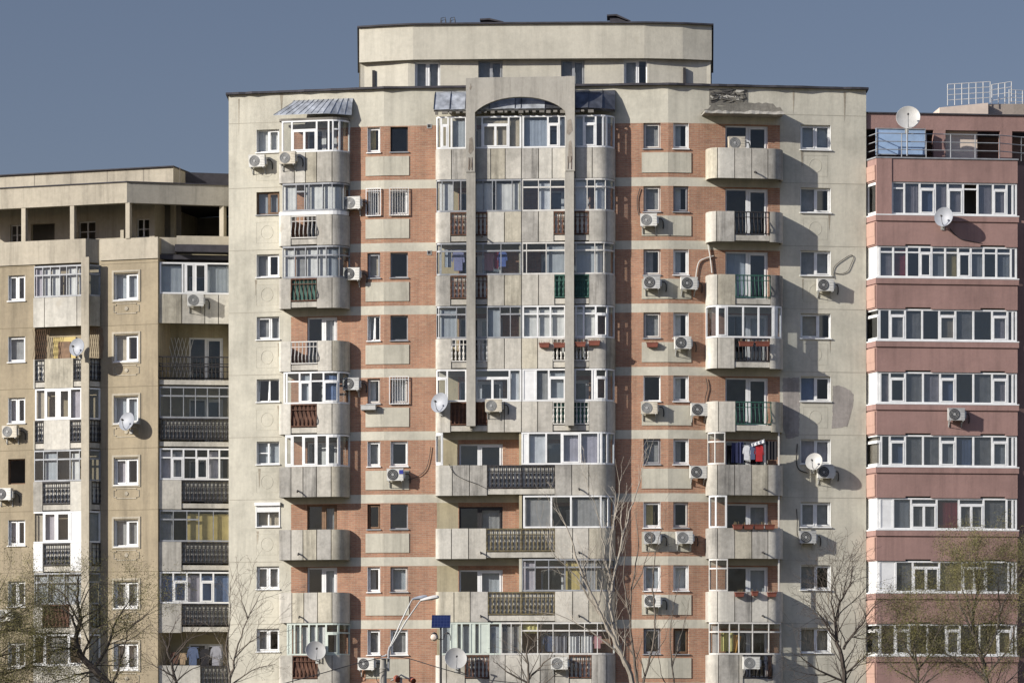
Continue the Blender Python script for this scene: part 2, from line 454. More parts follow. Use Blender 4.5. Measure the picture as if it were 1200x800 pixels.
# ------------------------------------------------------------------ windows in a wall
def window(parent, W, x0, x1, z0, z1, style='two', fm=None, cur=None, y=.13, glass=None, sill=True, half=False):
    fm = fm or PVC
    m = MB(); w = .055
    if fm is PVC and style != 'shut': m.box(x1 - .012, x1 - .002, .004, y - .001, z0 + .003, z1 - .003); m.box(x0 + .002, x0 + .012, .004, y - .001, z0 + .003, z1 - .003)
    m.frame(x0 + .004, x1 - .004, y, y + .07, z0 + .004, z1 - .004, w)
    a, b = x0 + w, x1 - w; c = (a + b) / 2
    def sash(p, q, zb=z0 + w, zt=z1 - w, wd=.05):
        m.frame(p + .003, q - .003, y - .02, y + .05, zb + .003, zt - .003, wd)
    if style == 'two': m.box(c - .035, c + .035, y - .006, y + .074, z0 + w, z1 - w); sash(c + .035, b)
    elif style == 'twos': m.box(c - .03, c + .03, y - .006, y + .074, z0 + w, z1 - w); sash(a, c - .03); sash(c + .03, b)
    elif style == 'left': c = a + (b - a) * .62; m.box(c - .04, c + .04, y - .006, y + .074, z0 + w, z1 - w); sash(a, c - .04)
    elif style == 'one': sash(a, b)
    elif style == 'cross':
        m.box(c - .04, c + .04, y - .006, y + .074, z0 + w, z1 - w); m.box(a, c - .04, y, y + .06, (z0 + z1) / 2 - .02, (z0 + z1) / 2 + .02)
    elif style == 'tilt':
        c = a + (b - a) * .55; m.box(c - .03, c + .03, y - .006, y + .074, z0 + w, z1 - w)
        for q in (a + .01, c - .07):   # sash leaning inward at its head
            m.add([(q + dx, y - .03 + dy + (.0 if zz == z0 + w else .14), zz) for zz in (z0 + w, z1 - w) for dx, dy in ((0, 0), (.05, 0), (.05, .05), (0, .05))],
                  [(0, 3, 2, 1), (4, 5, 6, 7), (0, 1, 5, 4), (1, 2, 6, 5), (2, 3, 7, 6), (3, 0, 4, 7)])
    elif style == 'shut':
        m.box(c - .03, c + .03, y - .006, y + .074, z0 + w, z1 - w)
        zz = z1 - .36
        m.box(x0 - .06, x1 + .06, -.12, .06, z1 - .08, z1 + .06)
        for i in range(5): m.box(x0 + .02, x1 - .02, -.02, .02, zz + i * .055, zz + i * .055 + .05)
        m.box(x0 - .03, x0 + .02, -.03, .05, z0, z1 - .08); m.box(x1 - .02, x1 + .03, -.03, .05, z0, z1 - .08)
    o = m.obj('window', fm, parent, W)
    gl = MB(); gl.box(x0 + .03, x1 - .03, y + .028, y + .034, z0 + .03, z1 - .03); gl.obj('pane', glass or GLASS, o, W)
    if sill:
        k = MB(); k.box(x0 - .04, x1 + .04, -.06, y - .002, z0 - .045, z0 - .002); k.obj('sill', fm if fm is PVC else GREYM, o, W)
    if not cur and style != 'plain' and glass is not GLASSB and RN.random() < .75:
        cur, half = RN.choice('hhhbcp'), RN.random() < .6
    if cur:
        k = MB()
        u0, u1 = (x0, x1)
        if half: u1 = x0 + (x1 - x0) * .55
        n = max(4, int((u1 - u0) / .05))
        pts = [(u0 + (u1 - u0) * i / n, y + .16) for i in range(n + 1)]
        k.strip(pts, 0, .01, z0 - .1, z1 + .05, 0, RN.uniform(.003, .009), ph=RN.random() * 6); k.obj('curtain', CURT[cur], o, W, True)
    return o
def grille(o, W, x0, x1, z0, z1, mat):
    m = MB(); m.frame(x0 - .05, x1 + .05, -.09, -.06, z0 - .05, z1 + .08, .03)
    n = int((x1 - x0) / .11)
    for i in range(1, n + 1):
        x = x0 + (x1 - x0) * i / (n + 1); m.tube([(x, -.075, z0 - .03), (x, -.075, z1 + .06)], .013, 4)
    m.box(x0 - .02, x1 + .02, -.085, -.065, z1 - .06, z1 - .035)
    m.obj('grille', mat, o, W)
# ================================================================== MAIN BUILDING
PL = Plane(268, 1.85, 450, .42)
PC = Plane(450, .42, 783, -.42)
PR = Plane(783, -.42, 1015, .62)
Z1 = CAMZ + (HZ - 173) * K * 149.1
FH = 2.744
def F(n): return Z1 - FH * (n - 1)
ROOFZ = 29.78
BLD = empty('apartment_block', Matrix.Translation((0, 6, 0)), 'tall cream and red brick apartment block with round ended balconies and an arched frame', 'apartment block')
NF = 10
winsL, winsC, winsR = [], [], []          # (plane args...) gathered first so that the walls get real openings
def add(lst, pl, xa, xb, za, zb, **kw): lst.append((pl.U(xa), pl.U(xb), za, zb, kw))
Lst = ['two', 'two', 'two', 'left', 'tilt', 'cross', 'shut', 'twos', 'twos', 'two']
Lcu = [None, 'p', None, 'h', None, 'p', 'b', None, None, None]
for n in range(1, NF + 1):
    z = F(n)
    add(winsL, PL, 300.5, 327.5, z + .2, z + 1.2, style=Lst[n - 1], fm=WOODB if n == 2 else PVC, cur=Lcu[n - 1], half=n in (1, 3))
    add(winsC if False else winsL, PL, 430.5, 445.5, z + .03, z + 1.12, style='one' if n not in (4,) else 'tilt', fm=[PVC, OFFW, GREYM, PVC, OFFW, PVC, WOODB, PVC, PVC, PVC][n - 1],
        cur=['y', 'h', None, None, 'c', None, None, 'h', None, None][n - 1], half=True, grl=(n == 2))
    add(winsC, PC, 457.5, 478, z + .03, z + 1.12, style='one' if n not in (1, 3, 4, 7) else 'plain', fm=[DARKM, PVC, GREYM, GREYM, OFFW, PVC, GREYM, OFFW, PVC, PVC][n - 1],
        cur=[None, 'h', None, None, 'c', None, None, 'p', 'h', None][n - 1], glass=GLASSB if n in (6, 7) else None, grl=n in (2, 5))
    add(winsC, PC, 754, 774, z + .05, z + 1.16, style='plain' if n in (5,) else 'one', fm=[OFFW, OFFW, OFFW, OFFW, PVC, GREYM, PVC, PVC, GREYM, PVC][n - 1],
        cur=['h', 'h', None, 'h', None, 'h', 'y', 'p', None, None][n - 1], half=n == 7, glass=GLASSB if n == 9 else None, opn=(n == 5))
    add(winsR, PR, 789, 807, z + .05, z + 1.16, style='one', fm=[PVC, GREYM, PVC, PVC, PVC, PVC, OFFW, PVC, WOODB, PVC][n - 1],
        cur=['p', None, 'p', None, 'c', 'h', None, None, None, None][n - 1], half=True)
    add(winsR, PR, 938, 973.5, z + .12, z + 1.2, style=['twos', 'two', 'two', 'left', 'two', 'two', 'twos', 'two', 'two', 'two'][n - 1], fm=PVC,
        cur=['p', 'h', 'h', None, 'n', 'l', 'h', None, None, None][n - 1], half=n in (2, 5))
DZ0, DZ1 = -1.05, 1.08
doorsL, doorsC, doorsR = [], [], []
for n in range(1, NF + 1):
    z = F(n)
    doorsL.append((PL.U(360), PL.U(395), z + DZ0, z + 1.12, n))
    doorsC.append((PC.U(538), PC.U(589), z + DZ0, z + .98, n))
    doorsC.append((PC.U(634), PC.U(690), z + DZ0, z + 1.0, n))
    doorsR.append((PR.U(850), PR.U(900), z + DZ0, z + 1.1, n))
def bands():
    zs = []
    for n in range(0, NF + 2): zs += [F(n) - 1.58, F(n) - 1.2]
    return zs
def inband(z): return z > F(1) + 1.16 or any(F(n) - 1.58 < z < F(n) - 1.2 for n in range(1, NF + 1))
def holes(w, d): return [h[:4] for h in w] + [h[:4] for h in d]
def zoneL(x, z): return 0 if x < PL.U(341) or inband(z) else 1
def zoneC(x, z): return 0 if inband(z) else (2 if PC.U(512) < x < PC.U(537) else 1)
def zoneR(x, z): return 0 if x > PR.U(914) or inband(z) else 1
LW, CW, RW = PL.U(450), PC.U(783), PR.U(1015)
for pl, wd, w, d, zn, xs in ((PL, LW, winsL, doorsL, zoneL, [PL.U(341)]), (PC, CW, winsC, doorsC, zoneC, [PC.U(512), PC.U(537)]), (PR, RW, winsR, doorsR, zoneR, [PR.U(914)])):
    m = MB(); m.wall(xs, bands() + [F(1) + 1.16], 0, wd, 0, ROOFZ, holes(w, d), .2, zn)
    # raised plaster panels under the small windows, sealed panel joints and reliefs
    for n in range(1, NF + 1):
        z = F(n)
        if pl is PL: m.box(PL.U(428.5), LW, -.03, -.001, z - 1.0, z - .16, 3)
        if pl is PC:
            m.box(.0, PC.U(479.5), -.03, -.001, z - 1.0, z - .16, 3); m.box(PC.U(752), CW, -.03, -.001, z - 1.0, z - .13, 3)
        if pl is PR: m.box(0, PR.U(810), -.03, -.001, z - 1.0, z - .13, 3)
        for pa, pb, P in ((268, 330, PL), (915, 1013, PR)):
            if P is pl:
                m.box(P.U(pa) + .02, P.U(pb), -.006, -.0005, z - 1.36, z - 1.335, 4)
                c = 313 if P is PL else 955.5; q = .5 if P is PL else .55
                uc = P.U(c)
                m.frame(uc - q, uc + q, -.005, -.0005, z - 1.05, z - .12, .018, 3)
                ring = [(uc + .27 * math.cos(a * PI / 12), -.002, z - .58 + .3 * math.sin(a * PI / 12)) for a in range(25)]
                m.tube(ring, .008, 4, 3)
    if pl is PL: m.box(.02, PL.U(330), -.006, -.0005, F(1) + 1.5, F(1) + 1.52, 4)
    if pl is PR: m.box(PR.U(917), RW - .02, -.006, -.0005, F(1) + 1.62, F(1) + 1.64, 4)
    # far side of the rooms
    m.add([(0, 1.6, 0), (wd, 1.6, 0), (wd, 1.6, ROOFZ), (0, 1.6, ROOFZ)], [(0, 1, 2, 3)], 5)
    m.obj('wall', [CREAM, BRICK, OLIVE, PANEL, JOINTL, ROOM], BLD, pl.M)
    for (a, b, c, e, kw) in w:
        kw = dict(kw); gr = kw.pop('grl', False); op = kw.pop('opn', False)
        o = window(BLD, pl.M, a, b, c, e, **kw)
        if gr: grille(o, pl.M, a, b, c, e, OFFW if kw['fm'] is not OFFW else PVC)
    for (a, b, c, e, n) in d:
        fm = PVC
        if n == 7 and pl is not PR: fm = WOODB if pl is PL else DARKM
        mm = MB(); ww = .07
        mm.frame(a, b, .08, .15, c, e, ww); mid = a + (b - a) * (.52 if pl is not PC else .45)
        mm.box(mid - .06, mid + .06, .07, .155, c + ww, e - ww)
        mm.frame(mid + .07, b - ww - .003, .06, .13, c + ww + .003, e - ww - .003, .07)
        o = mm.obj('balcony_door', fm, BLD, pl.M)
        gl = MB(); gl.box(a + .03, b - .03, .11, .116, c + .03, e - .03); gl.obj('pane', GLASSB if n % 3 == 0 else GLASS, o, pl.M)
        cu = {1: None, 2: None, 3: 'p', 4: 'c', 5: None, 6: None, 7: 'h', 8: 'p'}.get(n)
        if cu:
            k = MB(); pts = [(mid + (b - mid) * i / 14, .26) for i in range(15)]
            if pl is PR and n == 3: pts = [(a + (mid - a) * i / 14, .26) for i in range(15)]
            k.strip(pts, 0, .01, c, e, 0, .015); k.obj('curtain', CURT[cu], o, pl.M, True)
# body behind the front: sides, back, roof
aL, bR = at(268, HZ, 1.85), at(1015, HZ, .62)
m = MB()
foot = [(aL.x, aL.y), (at(450, HZ, .42).x, .42), (at(783, HZ, -.42).x, -.42), (bR.x, bR.y)]
m.add([(aL.x, aL.y, 0), (aL.x, 15, 0), (aL.x, 15, ROOFZ), (aL.x, aL.y, ROOFZ)], [(3, 2, 1, 0)])
m.add([(bR.x, bR.y, 0), (bR.x, 15, 0), (bR.x, 15, ROOFZ), (bR.x, bR.y, ROOFZ)], [(0, 1, 2, 3)])
m.add([(aL.x, 15, 0), (bR.x, 15, 0), (bR.x, 15, ROOFZ), (aL.x, 15, ROOFZ)], [(0, 3, 2, 1)])
m.obj('rear_wall', CREAM, BLD)
m = MB()
ov = [(aL.x - .12, 15.1), (aL.x - .12, aL.y - .1)]
rp = [(aL.x - .12, aL.y - .13), (foot[1][0], foot[1][1] - .16), (foot[2][0], foot[2][1] - .16), (bR.x + .1, bR.y - .13)]
ip = []
for (x0, y0), (x1, y1) in zip(rp, rp[1:]):
    k = 24
    for i in range(k): ip.append((x0 + (x1 - x0) * i / k, y0 + (y1 - y0) * i / k + RN.uniform(-.06, .04)))
ip.append(rp[-1])
m.prism(ip + [(bR.x + .1, 15.1), (aL.x - .12, 15.1)], ROOFZ, ROOFZ + .09)
m.obj('roof', ROOFD, BLD)
# plaster returns of the top storey
PP = Plane(478, 1.85, 755, 1.5)
PT0, PT1, PT2 = ROOFZ + .05, PP.Z(600, 70.5), PP.Z(600, 30)
m = MB()
pw = [(486, 516, 'twos'), (560.5, 589, 'two'), (657.5, 685, 'two'), (731, 758.5, 'left')]
hs = [(PP.U(a), PP.U(b), PT0 + .12, PT1 - .02) for a, b, s in pw]
xL, xR = 0, PP.U(760)
m.wall([], [], xL, xR, PT0, PT1, hs, .2, lambda x, z: 0)
loc = lambda px, y: (PP.M.inverted() @ at(px, HZ, y)).to_2d()[:]
lft = [loc(427, 2.45), (0, 0)]; rgt = [(xR, 0), loc(828, 1.85)]
m.strip(lft, 0, .2, PT0, PT1); m.strip(rgt, 0, .2, PT0, PT1)
for q, (a, b) in enumerate(((438, 2.35), (802, 1.72))):
    x, y = loc(a, b); m.box(x - .06, x + .06, y - .13, y - .02, PT0 + .05, PT1 - .35, 1)
m.add([(xL, 1.5, PT0), (xR, 1.5, PT0), (xR, 1.5, PT1), (xL, 1.5, PT1)], [(0, 1, 2, 3)], 2)
bk = [loc(427, 2.45), loc(427, 12), loc(828, 12), loc(828, 1.85)]
m.strip([bk[0], bk[1], bk[2], bk[3]], -.02, .18, PT0, PT1)
m.obj('roof_storey_wall', [PENT, DARKM, ROOM], BLD, PP.M)
for (a, b, c, e), (_, _, s) in zip(hs, pw):
    window(BLD, PP.M, a, b, c, e, s, PVC if s in ('twos', 'left') else GREYM, 'h' if s == 'two' else None, sill=False)
fa = [loc(421, 2.25), loc(450, 1.92), loc(484, 1.62), loc(590, 1.42), loc(700, 1.3), loc(755, 1.28), loc(800, 1.45), loc(834, 1.75), loc(834, 12.5), loc(421, 12.5)]
m = MB(); m.prism(fa, PT1, PT2); m.obj('roof_storey_fascia', PENT, BLD, PP.M)
m = MB(); q = [(x + (-.08 if x < 5 else .08), y - (.1 if y < 5 else -.1)) for x, y in fa]
m.prism(q, PT2, PT2 + .07); m.obj('upper_roof', ROOFD, BLD, PP.M)
for px in (515.5, 526.5):
    u = PP.U(px); m = MB(); z = PT2
    m.tube([(u, .1, z), (u + .05, .1, z + .36), (u + .22, .1, z + .4), (u + .26, .1, z)], .02, 5)
    m.tube([(u, .6, z), (u + .05, .6, z + .36), (u + .22, .6, z + .4), (u + .26, .6, z)], .02, 5)
    m.obj('ladder_rail', DARKM, BLD, PP.M)
for pa, pb, hh in ((563, 590, .26), (712, 739, .4)):
    a, b = PP.U(pa), PP.U(pb); m = MB(); z = PT2 + .07
    m.outline([(a + .1, z), (b, z), (b, z + .05), (a + .3, z + hh - .08), (a + .1, z + hh - .08)], .2, 1.0)
    m.outline([(a - .03, z + hh - .07), (a + .35, z + hh - .05), (b, z + .08), (b, z + .13), (a + .4, z + hh + .02), (a - .03, z + hh)], .1, 1.1, 0)
    m.obj('vent_hood', ROOFD, BLD, PP.M)
# ---- left balconies
pA = .8
pathA = Path(bpath(PL.U(330.5, .2), PL.U(408.5, .3), pA, .15, .75))
A_spec = {1: 'S330 S345 S358 S371 S389 S409', 2: 'S330 w341 S371 S389 S409', 3: 'S330 e341 S371 S389 S409', 4: 'S330 w341 S372 S389 S409', 5: 'S330 u341 S371 S389 S409',
          6: 'S330 S341 S355 S371 S388 S409', 7: 'S330 S341 S355 S371 S388 S409', 8: 'S330 S342 S356 S372 S389 S409', 9: 'S330 u343 S372 S389 S409', 10: 'S330 S342 S356 S372 S389 S409'}
A_gl = {1: (PVC, '330 g 342 ^## 371 g 385 g 390 ^ 397 g 408', None), 2: (GREYM, '331 c 347 ^ 357 c 362 c 378 c 389 c 401 b 408', None), 3: (GREYM, '331 ^c 345 ^h 358 ^c 372 ^c 382 ^p 397 ^ 408', None),
        5: (PVC, '332 g 336 ^ 351 ^#p 364 ^ 379 ^#n 396 g 408', None), 6: (PVC, '334 # 343 g 355 # 371 g 383 # 397 g 408', None), 9: (MINT, '336 W 341 c 345 c 352 c 362 c 371 c 382 ^# 396 ^ 408', None)}
BALC = {}
for n in range(1, NF + 1):
    z = F(n)
    o = BALC['A', n] = balcony(PL, BLD, pathA, pA, z, A_spec[n], RK)
    if n in A_gl:
        fm, tk, gm = A_gl[n]
        top = z + 1.40
        if n == 2: # white fascia strip under the glazing
            k = MB(); k.strip(pathA.sub(.3, pathA.L - .2), -.01, .08, z + .005, z + .17); k.obj('fascia_strip', PVC, o, PL.M)
            glaze(pathA, PL, pA, tk, z + .18, top, fm, o, .035, gm)
        else: glaze(pathA, PL, pA, tk, z + .005, top, fm, o, .035 if fm is GREYM else .075, gm)
# metal awning over it
m = MB(); u0, u1 = PL.U(321, .85), PL.U(410, .6)
zb, zf = PL.Z(370, 117), PL.Z(370, 133, .92)
nn = 12
for i in range(nn):
    a, b = i / nn, (i + 1) / nn
    xa, xb = u0 + .7 + (u1 - u0 - .7) * a, u0 + .7 + (u1 - u0 - .7) * b
    da, db = [.92 - .62 * max(0, f - .7) / .3 for f in (a, b)]
    xc, xd = u0 + (u1 - u0) * a, u0 + (u1 - u0) * b
    dz = RN.uniform(-.03, .03); mi = 0
    t = .02
    mid = lambda x, f: x
    m.add([(xa, -.02, zb), (xb, -.02, zb), (xb, -.55 * db, zb - .22 + dz), (xa, -.55 * da, zb - .22 + dz), (xc, -da, zf + dz * .3), (xd, -db, zf - dz * .3),
           (xa, -.02, zb - t), (xb, -.02, zb - t), (xb, -.55 * db, zb - .24 + dz - t), (xa, -.55 * da, zb - .24 + dz - t), (xc, -da, zf + dz * .3 - t), (xd, -db, zf - dz * .3 - t)],
          [(0, 3, 2, 1), (3, 4, 5, 2), (6, 7, 8, 9), (9, 8, 11, 10), (4, 10, 11, 5), (0, 6, 9, 3), (3, 9, 10, 4), (1, 2, 8, 7), (2, 5, 11, 8)], mi)
    m.tube([(xa, -.02, zb + .015), (xa, -.55 * da, zb - .2 + dz), (xc, -da, zf + .015)], .012, 4, 0)
m.prism([(p[0], p[1]) for p in pathA.sub(.2, pathA.L - .05)], F(1) + 1.405, F(1) + 1.5, 2)
m.obj('awning', [SHEET, SHEETD, GRIME], BLD, PL.M)
# ---- centre bay
pB = .76
pathB = Path(bpath(PC.U(510.5, .5), PC.U(721, .2), pB, .25, .72))
c0 = ' S571 S591 S611 S631 S650 '
B_spec = {1: 'S510 S529 S548 S575 S592 S611 S631 S647 S674 S694 S721', 2: 'S510 o528 S571 S591 S611 S631 o649 S690 S711 S721', 3: 'S510 o528 S571 S591 S611 S631 n650 S690 S711 S721',
          4: 'S510 v529 S571 S591 S611 S630 v648 S690 S711 S721', 5: 'S510 b528 S571 S591 S611 S630 q648 S690 S711 S721', 6: 'S510 S530 S550 k571 k611 S650 S670 S690 S721',
          7: 'S510 S529 S549 m570 m611 S650 S671 S690 S721', 8: 'S510 S532 S551 m572 m611 S650 S671 S690 S721', 9: 'S510 S523 o545 S573 S592 S611 S633 S650 o667 S693 S711 S721',
          10: 'S510 S530 S550 S571 S591 S611 S631 S650 S671 S690 S721'}
B_gl = {1: [(PVC, '511 g 517 ^# 525 g 529 p 546 p 557 g 565 ^##b 596 b 611', GLASS), (PVC, '612 p 642 ^# 655 p 663 p 674 p 684 ^#h 698 g 707 p 711 g 720', GLASSB)],
        2: [(GREYM, '511 c 518 c 531 k 540 k 548 c 566 c 577 k 581 c 600 c 611', GLASS), (OFFW, '612 ^ 631 ^c 645 ^ 662 ^ 674 ^c 688 ^ 697 ^c 710 ^ 720', GLASSB)],
        3: [(GREYM, '511 ^p 517 ^ 547 ^ 566 ^ 587 ^ 611', GLASS), (OFFW, '612 ^ 617 ^ 640 ^p 662 ^ 675 ^p 697 ^c 708 ^b 720', GLASS)],
        4: [(GREYM, '511 ^ 514 ^p 535 ^ 546 g 557 k 571 p 586 ^ 598 ^ 611', GLASS), (PVC, '612 ^c 630 ^c 645 ^c 662 ^c 675 ^c 684 ^c 698 ^# 712 g 720', GLASS)],
        5: [(PVC, '511 ^# 524 g 546 g 557 ^## 597 c 611', GLASSB), (PVC, '612 W 628 h 643 ^#p 663 g 674 g 694 W 698 ^# 711 g 720', GLASS)],
        6: [(PVC, '510 # 519', GLASSB), (PVC, '611 W 619 c 640 k 658 #l 680 l 701 W 705 p 712 g 720', GLASSB)],
        7: [(PVC, '613 h 646 k 669 h 704 c 713 h 720', GLASS)],
        8: [(GREYM, '612 ^l 627 ^ 643 ^ 662 ^y 680 ^h 697 ^b 720', GLASS)],
        9: [(MINT, '515 p 528 W 535 p 541 p 551 W 556 p 562 W 573 p 587', GLASS), (OFFW, '587 h 599 h 611 ^ 630 ^ 648 ^ 667 ^ 685 ^ 700 ^ 720', GLASS)]}
for n in range(1, NF + 1):
    z = F(n)
    o = BALC['B', n] = balcony(PC, BLD, pathB, pB, z, B_spec[n], RK)
    for fm, tk, gm in B_gl.get(n, []):
        glaze(pathB, PC, pB, tk, z + .005, z + 1.41, fm, o, .035 if fm in (GREYM, OFFW) else .075, gm, tr=.74)
    k = MB(); uc = PC.U(611); k.box(uc - .06, uc + .06, -.66, -.003, z - 1.05, z + 1.53); k.obj('party_wall', OLIVE if n in (6, 7) else PANEL, o, PC.M)
# white board hung on the brick of an open balcony
# zinc roof over the bay
m = MB(); z0, z1 = PC.Z(620, 107), PC.Z(620, 127, .95)
pc = [510.5, 529, 547, 575, 605, 612, 640, 674, 690, 706, 721]
for i in range(len(pc) - 1):
    a, b = PC.U(pc[i]), PC.U(pc[i + 1]); dz = RN.uniform(-.04, .04)
    ea, eb = [.92 if k < 9 else (.75 if k == 9 else .4) for k in (i, i + 1)]
    m.add([(a, -.02, z0 + dz), (b, -.02, z0 + dz), (b, -.48 * eb, z0 - .25 + dz), (a, -.48 * ea, z0 - .25 - dz), (b, -eb, z1 + dz * .4), (a, -ea, z1 - dz * .4),
           (a, -.02, z0 - .3), (b, -.02, z0 - .3), (b, -eb + .12, z1 - .08), (a, -ea + .12, z1 - .08)],
          [(0, 3, 2, 1), (3, 5, 4, 2), (5, 9, 8, 4), (6, 7, 8, 9), (0, 6, 9, 5, 3), (1, 2, 4, 8, 7)], 0 if i < 3 else (1 if i > 5 else 0))  # right panels darker: the arch frame's shadow is put into their colour
    m.tube([(a, -.02, z0 + .01), (a, -.48 * ea, z0 - .23), (a, -ea, z1 + .02)], .02, 4, 1)
for i in range(23):
    u = PC.U(512 + i * 8.1); m.box(u, u + RN.uniform(.1, .25), -.93, -.78, z1 - .16 - RN.random() * .06, z1 - .085, 2)
m.obj('bay_roof', [SHEET, SHEETD, GRIME], BLD, PC.M)
# arched concrete frame
aoff = 1.08
Ua = lambda px: PC.U(px, aoff)
Za = lambda py: PC.Z(610, py, aoff)
arch = [(Ua(546), Za(201)), (Ua(546), Za(91)), (Ua(673.5), Za(90)), (Ua(673.5), Za(201)), (Ua(662.5), Za(201)), (Ua(662.5), Za(131))]
for i in range(1, 18):
    a = PI * (.16 + .68 * i / 18)
    px = 609.5 + 53 * math.cos(a) / math.cos(PI * .16); py = 131 - 17.5 * (math.sin(a) - math.sin(PI * .16)) / (1 - math.sin(PI * .16))
    arch.append((Ua(px), Za(py)))
arch += [(Ua(556.5), Za(131)), (Ua(556.5), Za(201))]
m = MB(); 
# build the arch as a row of slices so that the concave outline stays clean
inner = [a for a in arch[5:-1]]
def slab(pts): m.outline(pts, -aoff, -aoff + .28)
slab([arch[0], arch[-1], arch[-2], (arch[-2][0], Za(91)), (arch[1][0], Za(91))])
slab([arch[4], arch[3], (arch[3][0], Za(90)), (arch[5][0], Za(90)), arch[5]])
for p, q in zip(inner, inner[1:]):
    slab([(q[0], q[1]), (p[0], p[1]), (p[0], Za(90.4)), (q[0], Za(90.4))])
for a, b in ((546.5, 557), (662, 672.5)):
    m.box(Ua(a), Ua(b), -aoff + .03, -aoff + .27, Za(498.5), Za(201) + .001)
    for n in range(2, 6):
        m.box(Ua((a + b) / 2) - .06, Ua((a + b) / 2) + .06, -aoff + .26, -.7, F(n) - 1.22, F(n) - 1.1)
for u in (Ua(549.5), Ua(553), Ua(665.5), Ua(669.5)): # bared steel where the concrete has spalled
    m.tube([(u, -aoff - .01, Za(199)), (u + .01, -aoff - .012, Za(192)), (u, -aoff - .008, Za(184))], .011, 4, 1)
for (a, b, c, e) in ((664, 671, 140, 157), (549, 555, 160, 178), (665.5, 671, 165, 190), (548.5, 553, 184, 197), (550, 553.5, 97, 103)):
    q = [(Ua(a), Za(e)), (Ua(a + (b - a) * .4), Za(e + 2)), (Ua(b), Za(e - 3)), (Ua(b - 1), Za(c + 4)), (Ua(b - 2), Za(c)), (Ua(a + 1), Za(c + 2))]
    m.outline(q, -aoff - .006, -aoff + .004, 2)
m.obj('arch_frame', [FRAMEC, RUST, weathered('spalled_concrete', (.27, .235, .19), .3, .2, .3)], BLD, PC.M)
# ---- right balconies
pR = .82
pathR = Path(bpath(PR.U(829.5, .6), PR.U(918, .4), pR, .55, .6))
R_spec = {n: 'S829 S841 S861 S881 S900 S918' for n in range(1, NF + 1)}
R_spec.update({2: 'S829 S840 d861 S902 S918', 3: 'S829 S841 t862 S903 S918', 4: 'S829 S841 d861 S902 S918', 5: 'S829 S842 t862 S904 S918', 9: 'S829 S842 S866 d871 S905 S918'})
R_gl = {4: (PVC, '830 g 840 # 852 g 871 k 889 g 906 # 911 g 918', GLASSB), 6: (OFFW, '831 ^ 838 ^ 850', GLASS), 7: (PVC, '832 g 839 g 852', GLASS), 8: (OFFW, '832 ^ 840 ^ 853', GLASS),
        9: (OFFW, '832 ^h 842 ^ 855 ^ 866 ^ 882 ^ 901 ^ 917', GLASS)}
for n in range(1, NF + 1):
    z = F(n)
    o = BALC['R', n] = balcony(PR, BLD, pathR, pR, z, R_spec[n], RK)
    if n in R_gl:
        fm, tk, gm = R_gl[n]
        glaze(pathR, PR, pR, tk, z + .005, z + 1.41, fm, o, .04 if fm is OFFW else .075, gm)
    if n in (6, 7, 8):
        k = MB(); x, y = pathR.pt(pathR.of(PR.U(914, pR)) - .02)
        k.box(x - .03, x + .03, y + .03, y + .09, z + .003, z + 1.42); k.obj('post', OFFW, o, PR.M)
# broken canopy and crumbled fascia over the top right balcony
m = MB(); u0, u1 = PR.U(826, .9), PR.U(919, .9); zc = F(1) + 1.5
top = []; nn = 22
for i in range(nn + 1):
    x = u0 + (u1 - u0) * i / nn
    top.append((x, zc + .26 + (.16 if 9 < i < 20 else 0) + (.1 if i in (7, 8, 9) else 0) + RN.uniform(-.04, .05) - (.2 if i < 2 else 0) - (.26 if i == nn else 0)))
for (xa, za), (xb, zb_) in zip(top, top[1:]):
    m.outline([(xa, zc + .05), (xb, zc + .05), (xb, zb_ + .04), (xa, za + .04)], -.82, -.002, 0)
lip = [(zc - .02 - RN.random() * .03, zc + .08 + RN.random() * .06,   .84 + RN.random() * .04) for _ in range(nn + 1)]
for i in range(nn):
    xa, xb = u0 + (u1 - u0) * i / nn, u0 + (u1 - u0) * (i + 1) / nn
    (a0, a1, ad), (b0, b1, bd) = lip[i], lip[i + 1]
    m.add([(xa, -ad, a0), (xb, -bd, b0), (xb, -bd + .05, b1), (xa, -ad + .05, a1), (xa, -.01, a0), (xb, -.01, b0), (xb, -.01, b1), (xa, -.01, a1)], [(0, 1, 2, 3), (4, 7, 6, 5), (0, 4, 5, 1), (3, 2, 6, 7)] + ([(0, 3, 7, 4)] if i == 0 else []) + ([(1, 5, 6, 2)] if i == nn - 1 else []), 3)
ZR0, ZR1 = PR.Z(850, 121), PR.Z(850, 105)
ua, ub = PR.U(831), PR.U(876)
m.box(ua, ub, -.014, -.001, ZR0 - .1, ZR1, 0)
for i in range(60):
    w, h = RN.uniform(.15, .5), RN.uniform(.02, .09)
    x = RN.uniform(ua, ub - w); z = RN.uniform(ZR0, ZR1 - .1); t = RN.uniform(-.1, .1)
    m.outline([(x, z), (x + w * .4, z - h * .6 + t * .5), (x + w, z + t), (x + w * .93, z + h + t), (x + w * .5, z + h * .7 + t * .6), (x + w * .1, z + h)], -RN.uniform(.02, .07), -.012, RN.choice((0, 0, 1, 2, 2)))
m.obj('broken_canopy', [weathered('crumbled_concrete', (.23, .215, .18), .3, .2, .3), CONC[1], simple('bitumen_patch', (.07, .065, .06), .9), FRAMEC], BLD, PR.M)
RPM = weathered('grey_render_patch', (.335, .305, .275), .3, .2, .15, dark=(.40, .375, .31))
m = MB()
def patch(pl, pts, d=.006):
    q = []
    for (x0, y0), (x1, y1) in zip(pts, pts[1:] + pts[:1]):
        k = max(2, int(math.hypot(x1 - x0, y1 - y0) / 2.2))
        for i in range(k): q.append((x0 + (x1 - x0) * i / k + RN.gauss(0, .45), y0 + (y1 - y0) * i / k + RN.gauss(0, .45)))
    m.outline([(pl.U(x), pl.Z(x, y)) for x, y in q][::-1], -d, -.001)
